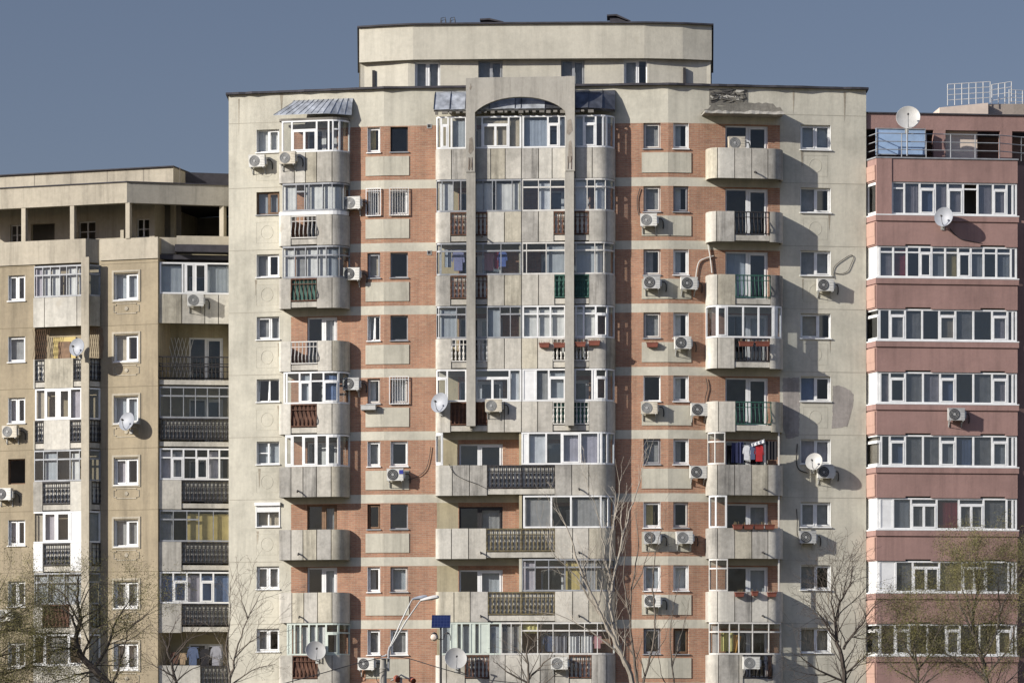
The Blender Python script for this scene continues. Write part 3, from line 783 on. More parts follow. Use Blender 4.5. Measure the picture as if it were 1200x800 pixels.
patch(PR, [(976, 452), (982, 451), (996, 456), (1000, 462), (998, 480), (993, 500), (975, 502)])
m.obj('render_patch', RPM, BLD, PR.M); m = MB()
patch(PR, [(917, 443), (936, 442), (937, 470), (936, 512), (922, 514), (917, 498)])
m.obj('render_patch', RPM, BLD, PR.M)
DRIP = weathered('rusty_drip_stain', (.36, .315, .24), .3, .3, .2)
def drips(pl, lst):
    for x, y, L in lst:
        m = MB(); w = RN.uniform(.03, .08); u = pl.U(x); z = pl.Z(x, y)
        m.outline([(u - w * .3, z - L), (u + w * .2, z - L * .8), (u + w, z), (u - w, z), (u - w * .5, z - L * .5)], -.0035, -.0008); m.obj('drip_stain', DRIP, BLD, pl.M)
drips(PL, [(300, 328, .7), (327, 402, .6), (304, 549, .9), (326, 475, .5), (302, 622, .6), (280, 116, 1.6), (330, 110, .9)])
drips(PR, [(940, 176, .8), (972, 252, .7), (941, 327, .9), (973, 398, .6), (942, 621, .8), (971, 694, .7), (990, 108, 1.3), (930, 107, 1.0)])
for x, y in ((503, 148), (503, 296)):
    u, z = PC.U(x), PC.Z(x, y); m = MB(); m.frame(u - .1, u + .1, -.02, -.001, z - .1, z + .1, .03); m.box(u - .07, u + .07, -.008, -.001, z - .07, z + .07, 1); m.obj('vent_grille', [ACG, DARKM], BLD, PC.M)
# drain spouts
m = MB()
for pl, pth, P, px, n in ((PL, pathA, pA, 349, 6), (PL, pathA, pA, 350, 7), (PL, pathA, pA, 351, 8), (PR, pathR, pR, 884, 1), (PR, pathR, pR, 895, 6), (PR, pathR, pR, 893, 7), (PR, pathR, pR, 893, 8),
                          (PC, pathB, pB, 678, 6), (PC, pathB, pB, 563, 7), (PC, pathB, pB, 678, 7), (PC, pathB, pB, 563, 8), (PC, pathB, pB, 678, 8), (PC, pathB, pB, 564, 2)):
    x = pl.U(px, P); z = F(n) - 1.06
    k = MB(); k.tube([(x, -P + .1, z), (x + .02, -P - .12, z + .02), (x + .05, -P - .28, z - .06)], .035, 6)
    k.obj('drain_spout', DARKM, BALC[{id(PL): 'A', id(PC): 'B', id(PR): 'R'}[id(pl)], n], pl.M)
# ================================================================== PINK BUILDING
PK = Plane(1027, -.1, 1192, .5)
PKB = empty('pink_apartment_block', PK.M @ Matrix.Translation((3.3, 5, 0)), 'pink apartment block with full width white window bands and a railed roof terrace', 'apartment block')
lk = lambda px, y: (PK.M.inverted() @ at(px, HZ, y)).to_2d()[:]
kpts = [lk(1012.5, .95), (0, 0), (PK.U(1192.5), 0), (PK.U(1192.5), 1.7)]
pathK = Path(kpts)
zp = lambda py: PK.Z(1105, py)
PKH = 73.65 * K * 150.2
for n in range(0, 10):
    zt = zp(186.5) - (0 if n == 0 else zp(186.5) - zp(253.2)) - max(0, n - 1) * PKH
    zb = (zp(213.5) if n == 0 else zt - (zp(253.2) - zp(288.6)))
    m = MB()
    sC = pathK.of(0.0001)
    def strip(pa, pb, a, b, c, e, mi=0):
        m.strip(pathK.sub(pathK.of(PK.U(pa)) if pa else 0, pathK.of(PK.U(pb)) if pb else pathK.L), a, b, c, e, mi)
    edge = [None, 1061, 1091, 1149, 1178, None]
    for i in range(5): strip(edge[i], edge[i + 1], 0, .2, zb + (.07 if i in (1, 3) and n else 0), zt - (.24 if n else 0), 0)
    if n:
        m.strip(pathK.sub(0, pathK.L), -.05, .2, zt - .235, zt)
        m.strip(pathK.sub(0, pathK.L), .03, .2, zt - .2401, zt - .2349)
    else:
        m.strip(pathK.sub(0, pathK.L), -.04, .22, zt, zt + .06, 2)
        m.box(PK.U(1027), PK.U(1045), -.03, .16, zb - .001 - (zp(213.5) - zp(253.2)), zt - .02, 0)
    # stepped corner block; the chamfer's sunlight is put into a lighter pink
    m.strip(pathK.sub(.12, sC - .05), -.05, .02, zb + .06, zb + .42, 1); m.strip(pathK.sub(.3, sC - .05), -.06, .02, zb + .42, zt - .3, 1)
    m.prism([(kpts[0][0] + .15, kpts[0][1] + .1), (.1, .15), (kpts[2][0] - .15, .15), (kpts[3][0] - .15, 1.8)], zb + .05, zb + .3, 3)
    m.obj('spandrel_band', [PINK, PINKL, GREYM, GRIME], PKB, PK.M)
P_gl = ['1014 g 1020 # 1027 | 1045 ^l 1060 l 1078 ^#n 1096 l 1111 ^#l 1129 ^ko 1146 l 1164 ^#l 1180 g 1187 p 1192',
        '1014 W 1031 ^l 1047 ^r 1063 ^ 1078 ^# 1092 ^p 1108 ^y 1123 ^# 1138 ^p 1153 ^ 1168 ^p 1185 g 1192',
        '1014 g 1018 ^# 1031 g 1043 ^#h 1061 h 1081 g 1101 ^#b 1120 h 1141 g 1163 ^#l 1181 g 1187 g 1192',
        '1014 W 1032 l 1043 ^#k 1061 h 1082 l 1102 ^#n 1120 g 1141 h 1163 ^#l 1181 g 1187 p 1192',
        '1014 g 1018 ^#b 1033 g 1043 ^#n 1061 h 1082 h 1102 ^#p 1120 n 1141 h 1163 ^#p 1181 g 1187 p 1192',
        '1014 W 1032 W 1047 p 1068 ^##h 1098 r 1124 ^##h 1153 h 1180 g 1187 p 1192',
        '1014 W 1031 W 1050 h 1070 ^##k 1101 y 1128 ^##b 1156 h 1182 g 1187 p 1192',
        '1014 g 1018 ^# 1032 k 1049 ^#h 1066 k 1087 g 1109 ^#h 1125 g 1148 y 1169 ^#y 1186 g 1192',
        '1014 g 1018 ^# 1032 k 1049 ^#h 1066 k 1087 g 1109 ^#h 1125 g 1148 y 1169 ^#y 1186 g 1192']
for n, tk in enumerate(P_gl):
    zt1 = zp(253.2) - n * PKH
    top = zp(213.5) if n == 0 else zt1 + PKH - (zp(253.2) - zp(288.6))
    m = MB(); m.strip(pathK.sub(0, pathK.L), -.06, .12, zt1 + .001, zt1 + .05)
    o = m.obj('window_band', PVC, PKB, PK.M)
    glaze(pathK, PK, 0, tk, zt1 + .05, top - .003, PVC, o, .08, GLASSD, inset=.05, tr=.8)
m = MB()
uR = PK.U(1192.5)
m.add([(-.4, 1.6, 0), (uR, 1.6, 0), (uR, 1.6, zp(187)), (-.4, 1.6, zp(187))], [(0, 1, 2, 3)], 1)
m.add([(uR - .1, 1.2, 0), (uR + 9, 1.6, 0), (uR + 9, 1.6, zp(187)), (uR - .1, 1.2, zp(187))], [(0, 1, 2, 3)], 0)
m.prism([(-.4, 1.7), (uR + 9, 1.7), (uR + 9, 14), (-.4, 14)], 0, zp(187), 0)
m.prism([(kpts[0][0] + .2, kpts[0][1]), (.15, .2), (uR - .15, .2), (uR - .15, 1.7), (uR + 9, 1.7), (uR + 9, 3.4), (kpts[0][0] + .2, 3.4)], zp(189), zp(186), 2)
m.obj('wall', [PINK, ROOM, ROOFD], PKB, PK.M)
# terrace storey set back
so = -.85
Uk = lambda px: PK.U(px, so)
Zk = lambda py: PK.Z(1105, py, so)
m = MB()
m.box(Uk(1006), Uk(1230), -so, -so + .3, Zk(152.5), Zk(134.5), 0)
m.box(Uk(1006), Uk(1230), -so - .06, -so + .3, Zk(134.5), Zk(133), 2)
m.box(Uk(1006), Uk(1230), -so + 1.6, -so + 1.9, Zk(186), Zk(152.5), 3)
m.box(Uk(1094), Uk(1108), -so, -so + .3, Zk(186), Zk(152.5), 0); m.box(Uk(1172), Uk(1183), -so, -so + .3, Zk(186), Zk(152.5), 0)
m.box(Uk(1108), Uk(1147), -so + .3, -so + .5, Zk(186), Zk(152.5), 1); m.box(Uk(1183), Uk(1186), -so, -so + .3, Zk(186), Zk(152.5), 0)
m.box(Uk(1006), Uk(1230), -so + .3, -so + 10, Zk(138), Zk(134.6), 2)
m.obj('terrace_wall', [PINK, CREAMP, ROOFD, weathered('terrace_brown', (.26, .17, .145), .1, .1, .1)], PKB, PK.M)
m = MB(); m.box(Uk(1025), Uk(1083), -so - .3, -so - .2, Zk(184), Zk(152.8)); m.frame(Uk(1025), Uk(1083), -so - .33, -so - .3, Zk(184), Zk(152.8), .04, 1); m.obj('wind_screen', [BLUEB, GREYM], PKB, PK.M)
# rooftop box and both railings
sb = -4.0
Ub = lambda px: PK.U(px, sb)
Zb = lambda py: PK.Z(1150, py, sb)
m = MB(); m.box(Ub(1101), Ub(1158), -sb, -sb + 3, Zb(140), Zb(127)); m.outline([(Ub(1158), Zb(140)), (Ub(1235), Zb(140)), (Ub(1235), Zb(118.5)), (Ub(1158), Zb(120.5))], -sb + .3, -sb + 3, 1)
m.outline([(Ub(1101), Zb(127)), (Ub(1158), Zb(127)), (Ub(1158), Zb(120.5))], -sb + .002, -sb + 3, 0)
m.obj('roof_box', [CREAMP, weathered('dun_plaster', (.34, .285, .235), .1, .1, .1)], PKB, PK.M)
def railing_run(pts, h, n_rail, mat, parent, r=.022, step=1.05, bend=0):
    m = MB()
    for k in range(n_rail):
        m.tube([(x, y, z + h * (k + 1) / n_rail) for x, y, z in pts], r, 5)
    for (a, b) in zip(pts, pts[1:]):
        a, b = Vector(a), Vector(b); L = (b - a).length; q = max(1, round(L / step))
        for i in range(q + 1):
            p = a.lerp(b, i / q); m.tube([p, p + Vector((0, 0, h))], r * 1.15, 5)
    m.obj('roof_railing', mat, parent, PK.M)
zr = zp(186.5)
railing_run([(kpts[0][0] + .1, kpts[0][1], zr + .05), (.05, .1, zr + .05), (PK.U(1172), .1, zr + .05), (PK.U(1200), .1 + .4, zr + .05), (PK.U(1235), .6, zr + .05)], 1.05, 3, GREYM, PKB, .022, 1.0)
railing_run([(Ub(1111), -sb + .1, Zb(124)), (Ub(1161), -sb + .1, Zb(120))], .95, 4, OFFW, PKB, .016, .33)
railing_run([(Ub(1166), -sb + .6, Zb(121)), (Ub(1189), -sb + .6, Zb(117))], .95, 4, OFFW, PKB, .016, .36)
railing_run([(Ub(1190), -sb + 1.2, Zb(117)), (Ub(1240), -sb + 1.6, Zb(117))], .7, 4, OFFW, PKB, .016, .36)
# ================================================================== LEFT BUILDING
LP = Plane(0, 5.2, 185, 2.9)
LQ = Plane(186, 3.0, 275, 3.35)
LFT = empty('tan_apartment_block', LP.M @ Matrix.Translation((3.5, 6, 0)), 'tan apartment block with arched loggia storey under its roof and iron railed balconies', 'apartment block')
ZL1 = CAMZ + (HZ - 344.5) * K * 153.1
def G(n): return ZL1 - FH * (n - 1)
ZPB = CAMZ + (HZ - 304) * K * 153.3
ZPT = CAMZ + (HZ - 279.5) * K * 153.3
wl = []
for n in range(1, 8):
    z = G(n)
    wl.append((LP.U(9.5), LP.U(29.5), z - .12, z + 1.02, 'twos' if n not in (2, 4) else ('one' if n == 2 else 'open'), [None, 'h', 'l', None, 'l', 'h', 'h'][n - 1], False))
    wl.append((LP.U(134), LP.U(162), z - .22, z + .96, ['two', 'two', 'two', 'twos', 'two', 'twos', 'twos'][n - 1], ['p', 'b', 'p', 'l', 'h', 'h', 'h'][n - 1], True))
m = MB()
wallw = LP.U(185)
x00 = LP.U(-60); OA = .4
dA = LP.U(20, OA) - LP.U(20)
wA = [w for w in wl if not w[6]]; wB = [w for w in wl if w[6]]
wA = [(w[0] + dA, w[1] + dA, *w[2:]) for w in wA]; wl = wA + wB
MA = LP.M @ Matrix.Translation((0, -OA, 0))
ma = MB(); ma.wall([], [], x00, LP.U(41, OA), 0, ZPB, [w[:4] for w in wA], .2, lambda x, z: 0)
for n in range(0, 8): ma.box(x00, LP.U(39, OA), -.006, -.0005, G(n) - 1.36, G(n) - 1.338, 1)
ma.add([(x00, 1.6, 0), (LP.U(41, OA), 1.6, 0), (LP.U(41, OA), 1.6, ZPB), (x00, 1.6, ZPB)], [(0, 1, 2, 3)], 2)
ma.obj('front_wall', [TAN, JOINTT, ROOM], LFT, MA)
m.wall([], [], LP.U(38), wallw, 0, ZPB, [w[:4] for w in wB], .2, lambda x, z: 0)
m.wall([], [], x00, wallw, ZPB, ZPT, [], .2, lambda x, z: 1)
m.strip([(x00, -OA - .06), (LP.U(101, OA), -OA - .06), (LP.U(117), .03)], 0, .25, ZPB - .1, ZPT + .02, 1)
m.prism([(x00, -OA), (LP.U(100, OA), -OA), (LP.U(116), .1), (x00, .1)], ZPB - .05, ZPB + .1, 1)
m.strip([(LP.U(118), 0), (wallw + .02, 0)], -.06, .12, ZPB, ZPT + .01, 1)
for n in range(0, 8):
    z = G(n) - 1.36
    m.box(LP.U(118), wallw, -.006, -.0005, z, z + .022, 3)
    zc = G(n) - .62; a, b = LP.U(133.5), LP.U(163); r = .05   # stucco cartouche
    q = [(a, zc - .15), (a + .12, zc - .15), (a + .12, zc - .22), (b - .12, zc - .22), (b - .12, zc - .15), (b, zc - .15), (b, zc + .15), (b - .12, zc + .15), (b - .12, zc + .22), (a + .12, zc + .22), (a + .12, zc + .15), (a, zc + .15)]
    if n: m.tube([(x, -.004, zz) for x, zz in q + q[:2]], .024, 4, 1); m.lathe([(.1, .001), (.085, .03), (0.001, .035)], Matrix.Translation(((a + b) / 2, 0, zc)), 12, 1)
for w in wl:
    if w[6]:
        a, b, c, e = w[:4]
        m.frame(a - .11, b + .11, -.035, -.001, c - .1, e + .14, .09, 1)
m.add([(wallw, 0, 0), (wallw, 2.2, 0), (wallw, 2.2, ZPT), (wallw, 0, ZPT)], [(0, 1, 2, 3)], 0)
m.add([(x00, 1.6, 0), (wallw, 1.6, 0), (wallw, 1.6, ZPB), (x00, 1.6, ZPB)], [(0, 1, 2, 3)], 2)
m.obj('wall', [TAN, TANL, ROOM, JOINTT], LFT, LP.M)
for a, b, c, e, st, cu, fr in wl:
    if st == 'open':
        k = MB(); k.frame(a, b, .1, .16, c, e, .05); k.obj('window', WOODB, LFT, MA)
    else: window(LFT, LP.M if fr else MA, a, b, c, e, st, PVC, cu, half=cu in ('b', 'l'))
# balcony stack with a chamfered right end
pE = .56
uE0, uE1, uE2 = LP.U(39, pE), LP.U(103, pE), LP.U(118)
pathE = Path([(uE0, 0), (uE0, -pE), (uE1, -pE), (uE2, -.1), (uE2, 0)])
E_spec = {1: 'S39 S52 S90 S103 S118', 2: 'S39 k41 S52 k86 S95 k103 S118', 3: 'S39 k41 S51 k82 S95 k103 S118', 4: 'S39 k50 S82 S103 k106 S118', 5: 'S39 k51 S82 S103 k106 S118', 6: 'S39 u50 S81 S103 k106 S118', 7: 'S39 S50 S81 S103 S118'}
E_gl = {1: (GREYM, '40 ^l 50 ^c 59 ^c 70 ^k 78 ^c 90 ^c 101 ^ 117', None), 3: (PVC, '41 b 53 # 67 g 69 # 82 l 95 g 117', None), 4: (GREYM, '40 ^ 51 ^p 67 ^ 82 ^c 93 ^ 117', None), 5: (PVC, '36 b 51 #l 66 # 82 W 101 | 103 h 117', None),
        6: (GREYM, '40 ^p 56 ^p 75 ^p 100 ^ 117', None), 7: (PVC, '39 # 53 h 80 # 97 W 103 h 117', None)}
m = MB()
for n in range(1, 8):
    z = G(n) - .05
    o = balcony(LP, LFT, pathE, pE, z, E_spec[n], RK)
    if n in E_gl:
        fm, tk, gm = E_gl[n]; glaze(pathE, LP, pE, tk, z + .005, z + 1.41, fm, o, .035 if fm is GREYM else .075, gm)
    if n == 5:
        k = MB(); k.strip(pathE.sub(pathE.of(uE0) + .01, pathE.of(LP.U(50, pE))), -.02, -.004, z - 1.25, z - .02); k.obj('white_cladding', PVC, o, LP.M); k = MB(); k.strip(pathE.sub(pathE.of(LP.U(83, pE)), pathE.of(uE1) - .05), -.02, -.004, z - 1.25, z - .02); k.obj('white_cladding', PVC, o, LP.M)
    if n == 2:
        k = MB(); k.box(LP.U(60, .3), LP.U(86, .3), .01 - .08, -.02, z - 1.0, z + 1.0, 1)
        k.box(LP.U(66, .3), LP.U(80, .3), -.1, -.085, z - 1.0, z + .8, 0); k.obj('balcony_door', [WOODB, CURT['y']], LFT, LP.M)
        t = MB()
        for i in range(7):
            x = uE0 + .05 + i * .1; t.tube([(x - .1, -pE + .03, z), (x + .16, -pE + .03, z + 1.35)], .012, 4); t.tube([(x + .16, -pE + .035, z), (x - .1, -pE + .035, z + 1.35)], .012, 4)
        t.obj('trellis', WOODB, o, LP.M); t = MB()
        for i in range(7):
            x = uE1 + .02 + i * .07; y = -pE + .06 + i * .07
            t.tube([(x, y, z), (x + .1, y + .12, z + 1.35)], .012, 4); t.tube([(x + .1, y + .12, z), (x, y, z + 1.35)], .012, 4)
        t.obj('trellis', WOODB, o, LP.M)
k = MB(); k.box(LP.U(95, pE + .1), LP.U(104, pE + .1), -pE - .09, -pE - .02, 0, ZPB + .1); k.obj('pillar', TANL, LFT, LP.M)
# loggia balconies on the right
pF = .0
LQW = LQ.U(275)
m = MB()
hs = []
for n in range(1, 8):
    z = G(n); hs.append((LQ.U(222), LQ.U(262), z - 1.05, z + .95))
m2 = MB(); m2.wall([], [], 0, LQW, 0, ZPB + .5, hs, .2, lambda x, z: 0)
m2.add([(0, .9, 0), (LQW, .9, 0), (LQW, .9, ZPB), (0, .9, ZPB)], [(0, 1, 2, 3)], 1)
MQ = LQ.M @ Matrix.Translation((0, 1.2, 0))
m2.obj('loggia_wall', [OLIVE, ROOM], LFT, MQ)
for n, (a, b, c, e) in enumerate(hs):
    k = MB(); k.frame(a, b, .06, .13, c, e, .07); k.box((a + b) / 2 - .06, (a + b) / 2 + .05, .05, .135, c + .07, e - .07); k.frame((a + b) / 2 + .06, b - .075, .04, .11, c + .075, e - .075, .06)
    o = k.obj('balcony_door', PVC, LFT, MQ); gl = MB(); gl.box(a + .03, b - .03, .09, .096, c + .03, e - .03); gl.obj('pane', GLASS, o, MQ)
pathF = Path([(0, 0), (0, -.02), (LQW, -.02), (LQW, 0)])
F_spec = {1: 'S186 S213 S240 S256 S275', 2: 'k186 k275', 3: 'f186 f275', 4: 'S186 f213 f275', 5: 'S186 f213 f275', 6: 'S186 f213 f275', 7: 'S186 f235 f275'}
F_gl = {1: (PVC, '187 p 214 g 217 # 228 # 242 p 275', None), 3: (GREYM, '187 ^ 200 ^ 215 ^ 229 ^ 243 ^ 257 ^ 275', None), 4: (PVC, '187 ^l 201 ^#h 215 ^ 230 ^#k 244 ^l 257 ^ 275', None), 5: (GREYM, '187 ^h 203 ^ 219 ^y 233 y 250 y 275', None),
        6: (PVC, '187 n 203 ^#n 219 l 235 ^#n 250 n 275', None)}
for n in range(1, 8):
    z = G(n) + (0 if n == 1 else -.03)
    mb = MB(); rails = []; sp = [(w[0], float(w[1:])) for w in F_spec[n].split()]
    parapet_mesh(pathF, LQ, 0, sp, z, mb, rails, h=1.3)
    mb.box(0, LQW, .085, 1.19, z - 1.2, z - 1.06, 5)
    o = mb.obj('balcony', CONC + [GRIME, JOINT], LFT, LQ.M)
    for a, b, kk in rails:
        if n == 2: rail(pathF, a, b, z + .02, 'plain', DARKM, o, LQ); rail(pathF, a, b, z - .4, 'belly', DARKM, o, LQ, h=.6)
        else: rail(pathF, a, b, z, 'oval', DARKM, o, LQ, PALED, h=.95, step=.17)
    if n in F_gl:
        fm, tk, gm = F_gl[n]; glaze(pathF, LQ, 0, tk, z + .005, z + 1.41, fm, o, .035 if fm is GREYM else .075, gm)
    if n == 2:
        t = MB()
        for i in range(5):
            x = LQ.U(196) + i * .17; t.tube([(x, 1.1, z - 1), (x + .5, 1.1, z + .95)], .013, 4); t.tube([(x + .5, 1.105, z - 1), (x, 1.105, z + .95)], .013, 4)
        t.obj('trellis', OFFW, o, LQ.M)
m = MB()
m.box(.02, LQ.U(207), .25, .45, ZPB + .25, ZPT + .05, 0); m.box(LQ.U(207), LQW, -.12, .1, ZPB + .62, ZPT + .08, 0)
m.box(LQ.U(205), LQW, -.2, .6, ZPB + .3, ZPB + .62, 1); m.box(0, LQW, .12, 1.9, ZPB + .0, ZPB + .2, 1)
m.obj('loggia_parapet', [TANL, ROOFD], LFT, LQ.M)
# open top storey: slab fascia, columns, arched back wall
ZF0, ZF1 = CAMZ + (HZ - 237.5) * K * 153.2, CAMZ + (HZ - 213.5) * K * 153.2
m = MB()
ql = lambda px, y: (LP.M.inverted() @ at(px, HZ, y)).to_2d()[:]
e1 = [(x00, -.12), (LP.U(150), -.12), ql(285, 4.3)]
m.strip(e1[:2], 0, .3, ZF0, ZF1, 0); m.strip([e1[1], e1[2]], .001, .3, ZF0, ZF1, 4)  # right-hand run takes a darker grey plaster
m.strip([(p[0], p[1]) for p in e1], -.05, .3, ZF1, ZF1 + .045, 3)
m.prism([(x00, .1), (LP.U(150), .1), ql(285, 4.6), ql(285, 9), (x00, 7)], ZF0 + .3, ZF1 - .1, 3)
for px in (28.5, 85.5, 150.5): m.box(LP.U(px - 2.4), LP.U(px + 2.4), -.1, .16, ZPT, ZF0, 0)
x, y = ql(260, 4.2); m.box(x - .1, x + .1, y - .05, y + .3, ZPB + .5, ZF0, 0)
# low piers on the parapet
for px in (72, 128, 196): 
    if px < 180: m.box(LP.U(px) - .08, LP.U(px) + .08, 1.4, 1.6, ZPT - .2, ZPT + .62, 0)
yb = 1.85
ops = []
for a, b in ((12, 26), (36, 64), (92, 112), (160, 175)): ops.append((LP.U(a, -yb), LP.U(b, -yb)))
o_ = len(m.v)
mb = MB(); mb.wall([], [], x00, LP.U(181, -yb), ZPT - .6, ZF0 + .3, [(a, b, ZPT - .4, ZF0 - .42) for a, b in ops], .25, lambda x, z: 0)
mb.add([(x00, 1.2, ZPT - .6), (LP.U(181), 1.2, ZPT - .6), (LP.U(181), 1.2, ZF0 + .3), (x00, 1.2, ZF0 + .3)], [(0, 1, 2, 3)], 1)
xe = LP.U(181, -yb)
mb.add([(xe, 0, ZPT - .6), (xe, 5, ZPT - .6), (xe, 5, ZF0 + .3), (xe, 0, ZF0 + .3)], [(0, 1, 2, 3)], 0)
mb.add([(xe, 5, ZPT - 1), (xe + 6, 5, ZPT - 1), (xe + 6, 5, ZF0 + .3), (xe, 5, ZF0 + .3)], [(0, 1, 2, 3)], 1)
mb.box(xe + .35, xe + .55, 1.0, 1.2, ZPT - .6, ZF0 + .3, 0)
for a, b in ops[:1] + ops[2:]:
    mb.frame(a, b, .1, .15, ZPT - .4, ZF0 - .42, .05, 2); mb.box((a + b) / 2 - .03, (a + b) / 2 + .03, .1, .16, ZPT - .35, ZF0 - .47, 2)
    for i in range(1, 4): mb.box(a + .05, b - .05, .11, .14, ZPT - .4 + i * .36, ZPT - .37 + i * .36, 2)
mb.obj('loggia_back_wall', [TANL, ROOM, OFFW], LFT, LP.M @ Matrix.Translation((0, yb, 0)))
m.obj('top_fascia', [TANL, ROOM, OFFW, ROOFD, weathered('grey_fascia_plaster', (.29, .27, .225), .2, .2, .1, dark=(.20, .185, .155))], LFT, LP.M)
Zt0, Zt1 = ZF1 + .02, CAMZ + (HZ - 197.3) * K * 155
m = MB(); m.prism([(x00, 1.8), (LP.U(203, -1.8), 1.8), (LP.U(203, -1.8), 7), (x00, 7)], Zt0 - .1, Zt1); m.prism([(x00, 1.7), (LP.U(204, -1.8), 1.7), (LP.U(204, -1.8), 7), (x00, 7)], Zt1, Zt1 + .05, 1)
m.prism([(LP.U(203, -1.8), 3.2), (LP.U(300), 5.8), (LP.U(300), 8), (LP.U(203, -1.8), 8)], Zt0 - .1, Zt1 - .02, 1)
for i in range(-1, 5): m.box(LP.U(20 + i * 43), LP.U(20 + i * 43) + .02, 1.795, 1.8, Zt0, Zt1, 2)
m.obj('roof_parapet', [TANL, ROOFD, JOINT], LFT, LP.M)
m = MB(); m.prism([(x00, 1.7), (wallw + 3, 4), (wallw + 3, 15), (x00, 15)], 0, ZPT - .3); m.obj('rear_wall', TAN, LFT, LP.M)
# ================================================================== AIR CONDITIONERS (things hung on the buildings)
def make_ac(fanm, label, logo=False, casem=None):
    r = empty('air_conditioner', Matrix(), label, 'air conditioner', 'air conditioners on the facades')
    w, h, d, g0 = .36, .52, .27, .10
    m = MB(); m.box(-w, w, -d - g0, -g0, 0, h); m.box(-w - .01, w + .01, -d - g0 - .008, -g0 + .008, h - .02, h + .012); m.box(w, w + .07, -d - g0 + .06, -g0 - .02, .1, h - .12)
    for i in range(6): m.box(w - .2, w - .03, -d - g0 - .012, -d - g0 - .001, .08 + i * .07, .1 + i * .07)
    m.obj('casing', casem, r)
    m = MB(); T = Matrix.Translation((-.1, -d - g0, h / 2))
    m.lathe([(.235, -.002), (.235, .015), (.21, .015), (.205, .004), (.001, .004)], T, 24)
    for k in range(1, 4):
        m.tube([tuple(T @ Vector((.06 * k * math.cos(a * PI / 10), -.017, .06 * k * math.sin(a * PI / 10)))) for a in range(21)], .006, 4, 1)
    m.lathe([(.05, .004), (.05, .02), (.001, .02)], T, 10, 1)
    m.obj('fan_grille', [fanm, ACG], r, smooth=True)
    for s in (-1, 1):
        m = MB(); x = s * .28; m.box(x - .02, x + .02, -d - g0, 0, -.045, -.003); m.box(x - .02, x + .02, -.03, 0, -.28, -.045)
        m.tube([(x, -d - .02, -.045), (x, -.02, -.26)], .012, 4); m.obj('bracket', ACG, r)
    m = MB(); m.tube([(w + .06, -g0 - .1, .3), (w + .2, -g0 - .06, .3), (w + .26, -.05, .2), (w + .27, -.03, .02), (w + .25, -.01, -.1)], .025, 6); m.obj('pipe', CABLE, r, smooth=True)
    if logo:
        m = MB(); m.box(.18, .36, -d - g0 - .016, -d - g0 - .013, .28, .46); m.obj('badge', simple('badge_blue', (.03, .04, .25), .5), r)
    return r
ACS = [ # plane, px centre, py bottom, outward offset, variant, label
 (PL, 303.5, 197, .01, 1, 'white air conditioner below left wing top floor window, left of the pair beside the awning'),
 (PL, 339, 193.5, .81, 0, 'white air conditioner on the front of the balcony under the metal awning'),
 (PL, 415, 246, .02, 1, 'air conditioner on brick beside the second left wing balcony, next to barred windows'),
 (PL, 414, 329, .02, 0, 'air conditioner on brick beside the grey curtained third balcony of the left wing'),
 (PL, 413.5, 457.5, .02, 0, 'air conditioner on brick beside the fifth left wing balcony, above a flat grey box'),
 (PC, 464, 563.5, .05, 2, 'air conditioner with a dark blue square badge under a blue tinted brick wall window'),
 (PL, 431, 784.5, .05, 0, 'air conditioner low on the brick wall beside the concrete street lamp pole'),
 (PC, 579, 483, .77, 1, 'air conditioner on the central bay beside the concrete column foot and rusty rail'),
 (PC, 656, 784, .77, 1, 'air conditioner on lowest central bay balcony behind the pale branches'),
 (PC, 760.5, 266, .05, 1, 'air conditioner right of the bay with a looped cable up the brick beside it'),
 (PC, 764, 339, .05, 0, 'left air conditioner of the level pair on the third floor right of the bay'),
 (PR, 806, 340, .05, 0, 'right air conditioner of the third floor pair, with a bent white pipe'),
 (PR, 799, 409.5, .05, 0, 'air conditioner under the fourth floor window, right of a small red planter'),
 (PC, 761, 485.5, .05, 1, 'air conditioner under the black open window right of the bay'),
 (PR, 818, 487.5, .05, 0, 'air conditioner touching the fifth right balcony, above the one by the laundry balcony'),
 (PR, 817, 560.5, .05, 0, 'air conditioner touching the balcony where dark and red laundry hangs'),
 (PC, 764.5, 637, .05, 1, 'left air conditioner of the seventh floor pair, under a yellow curtained window'),
 (PR, 801, 637, .05, 1, 'right air conditioner of the seventh floor pair, nearer the balcony with red planter'),
 (PC, 764.5, 711, .05, 0, 'air conditioner under the eighth floor window, single below the seventh floor pair'),
 (PR, 862, 176, .4, 1, 'air conditioner peeping over the top right balcony parapet below the broken canopy'),
 (PR, 965.5, 342, .01, 0, 'air conditioner on the grey right wing with a loop of cable on the wall'),
 (PR, 966, 560.5, .01, 0, 'air conditioner on the right wing partly behind a satellite dish'),
 (PR, 945, 636.5, .01, 1, 'air conditioner on the right wing with a thin vertical cable, lowest there'),
 (PR, 879, 783.5, .83, 1, 'air conditioner on the lowest right balcony in front of dark railing'),
 (LQ, 229, 359.5, .03, 1, 'air conditioner on stained parapet of the tan block, top balcony'),
 (LP, 15, 513, .41, 0, 'upper air conditioner of the two at the tan block left edge, under a window'),
 (LP, 8, 586, .41, 0, 'middle air conditioner at the tan block left edge, under a dark open window'),
 (LP, 8, 728, .41, 1, 'lowest air conditioner at the tan block left edge, behind branches'),
 (PK, 1119, 493, .01, 1, 'lone air conditioner on the pink spandrel')]
protos = {}
for i, (pl, px, py, off, var, lab) in enumerate(ACS):
    W = pl.at(px, py, off) @ Matrix.Rotation(RN.uniform(-.025, .025), 4, 'Y')
    if var != 2 and i % 3 == 1: var = 3 + (i // 3) % 2
    if var not in protos:
        protos[var] = make_ac([FAN, FANG, FAN, FANG, FAN][var], lab, var == 2, [ACW, ACW, ACW, ACB, ACD][var]); r = protos[var]; r.matrix_basis = W; WM[r.name] = W
    else: dup(protos[var], W, lab)
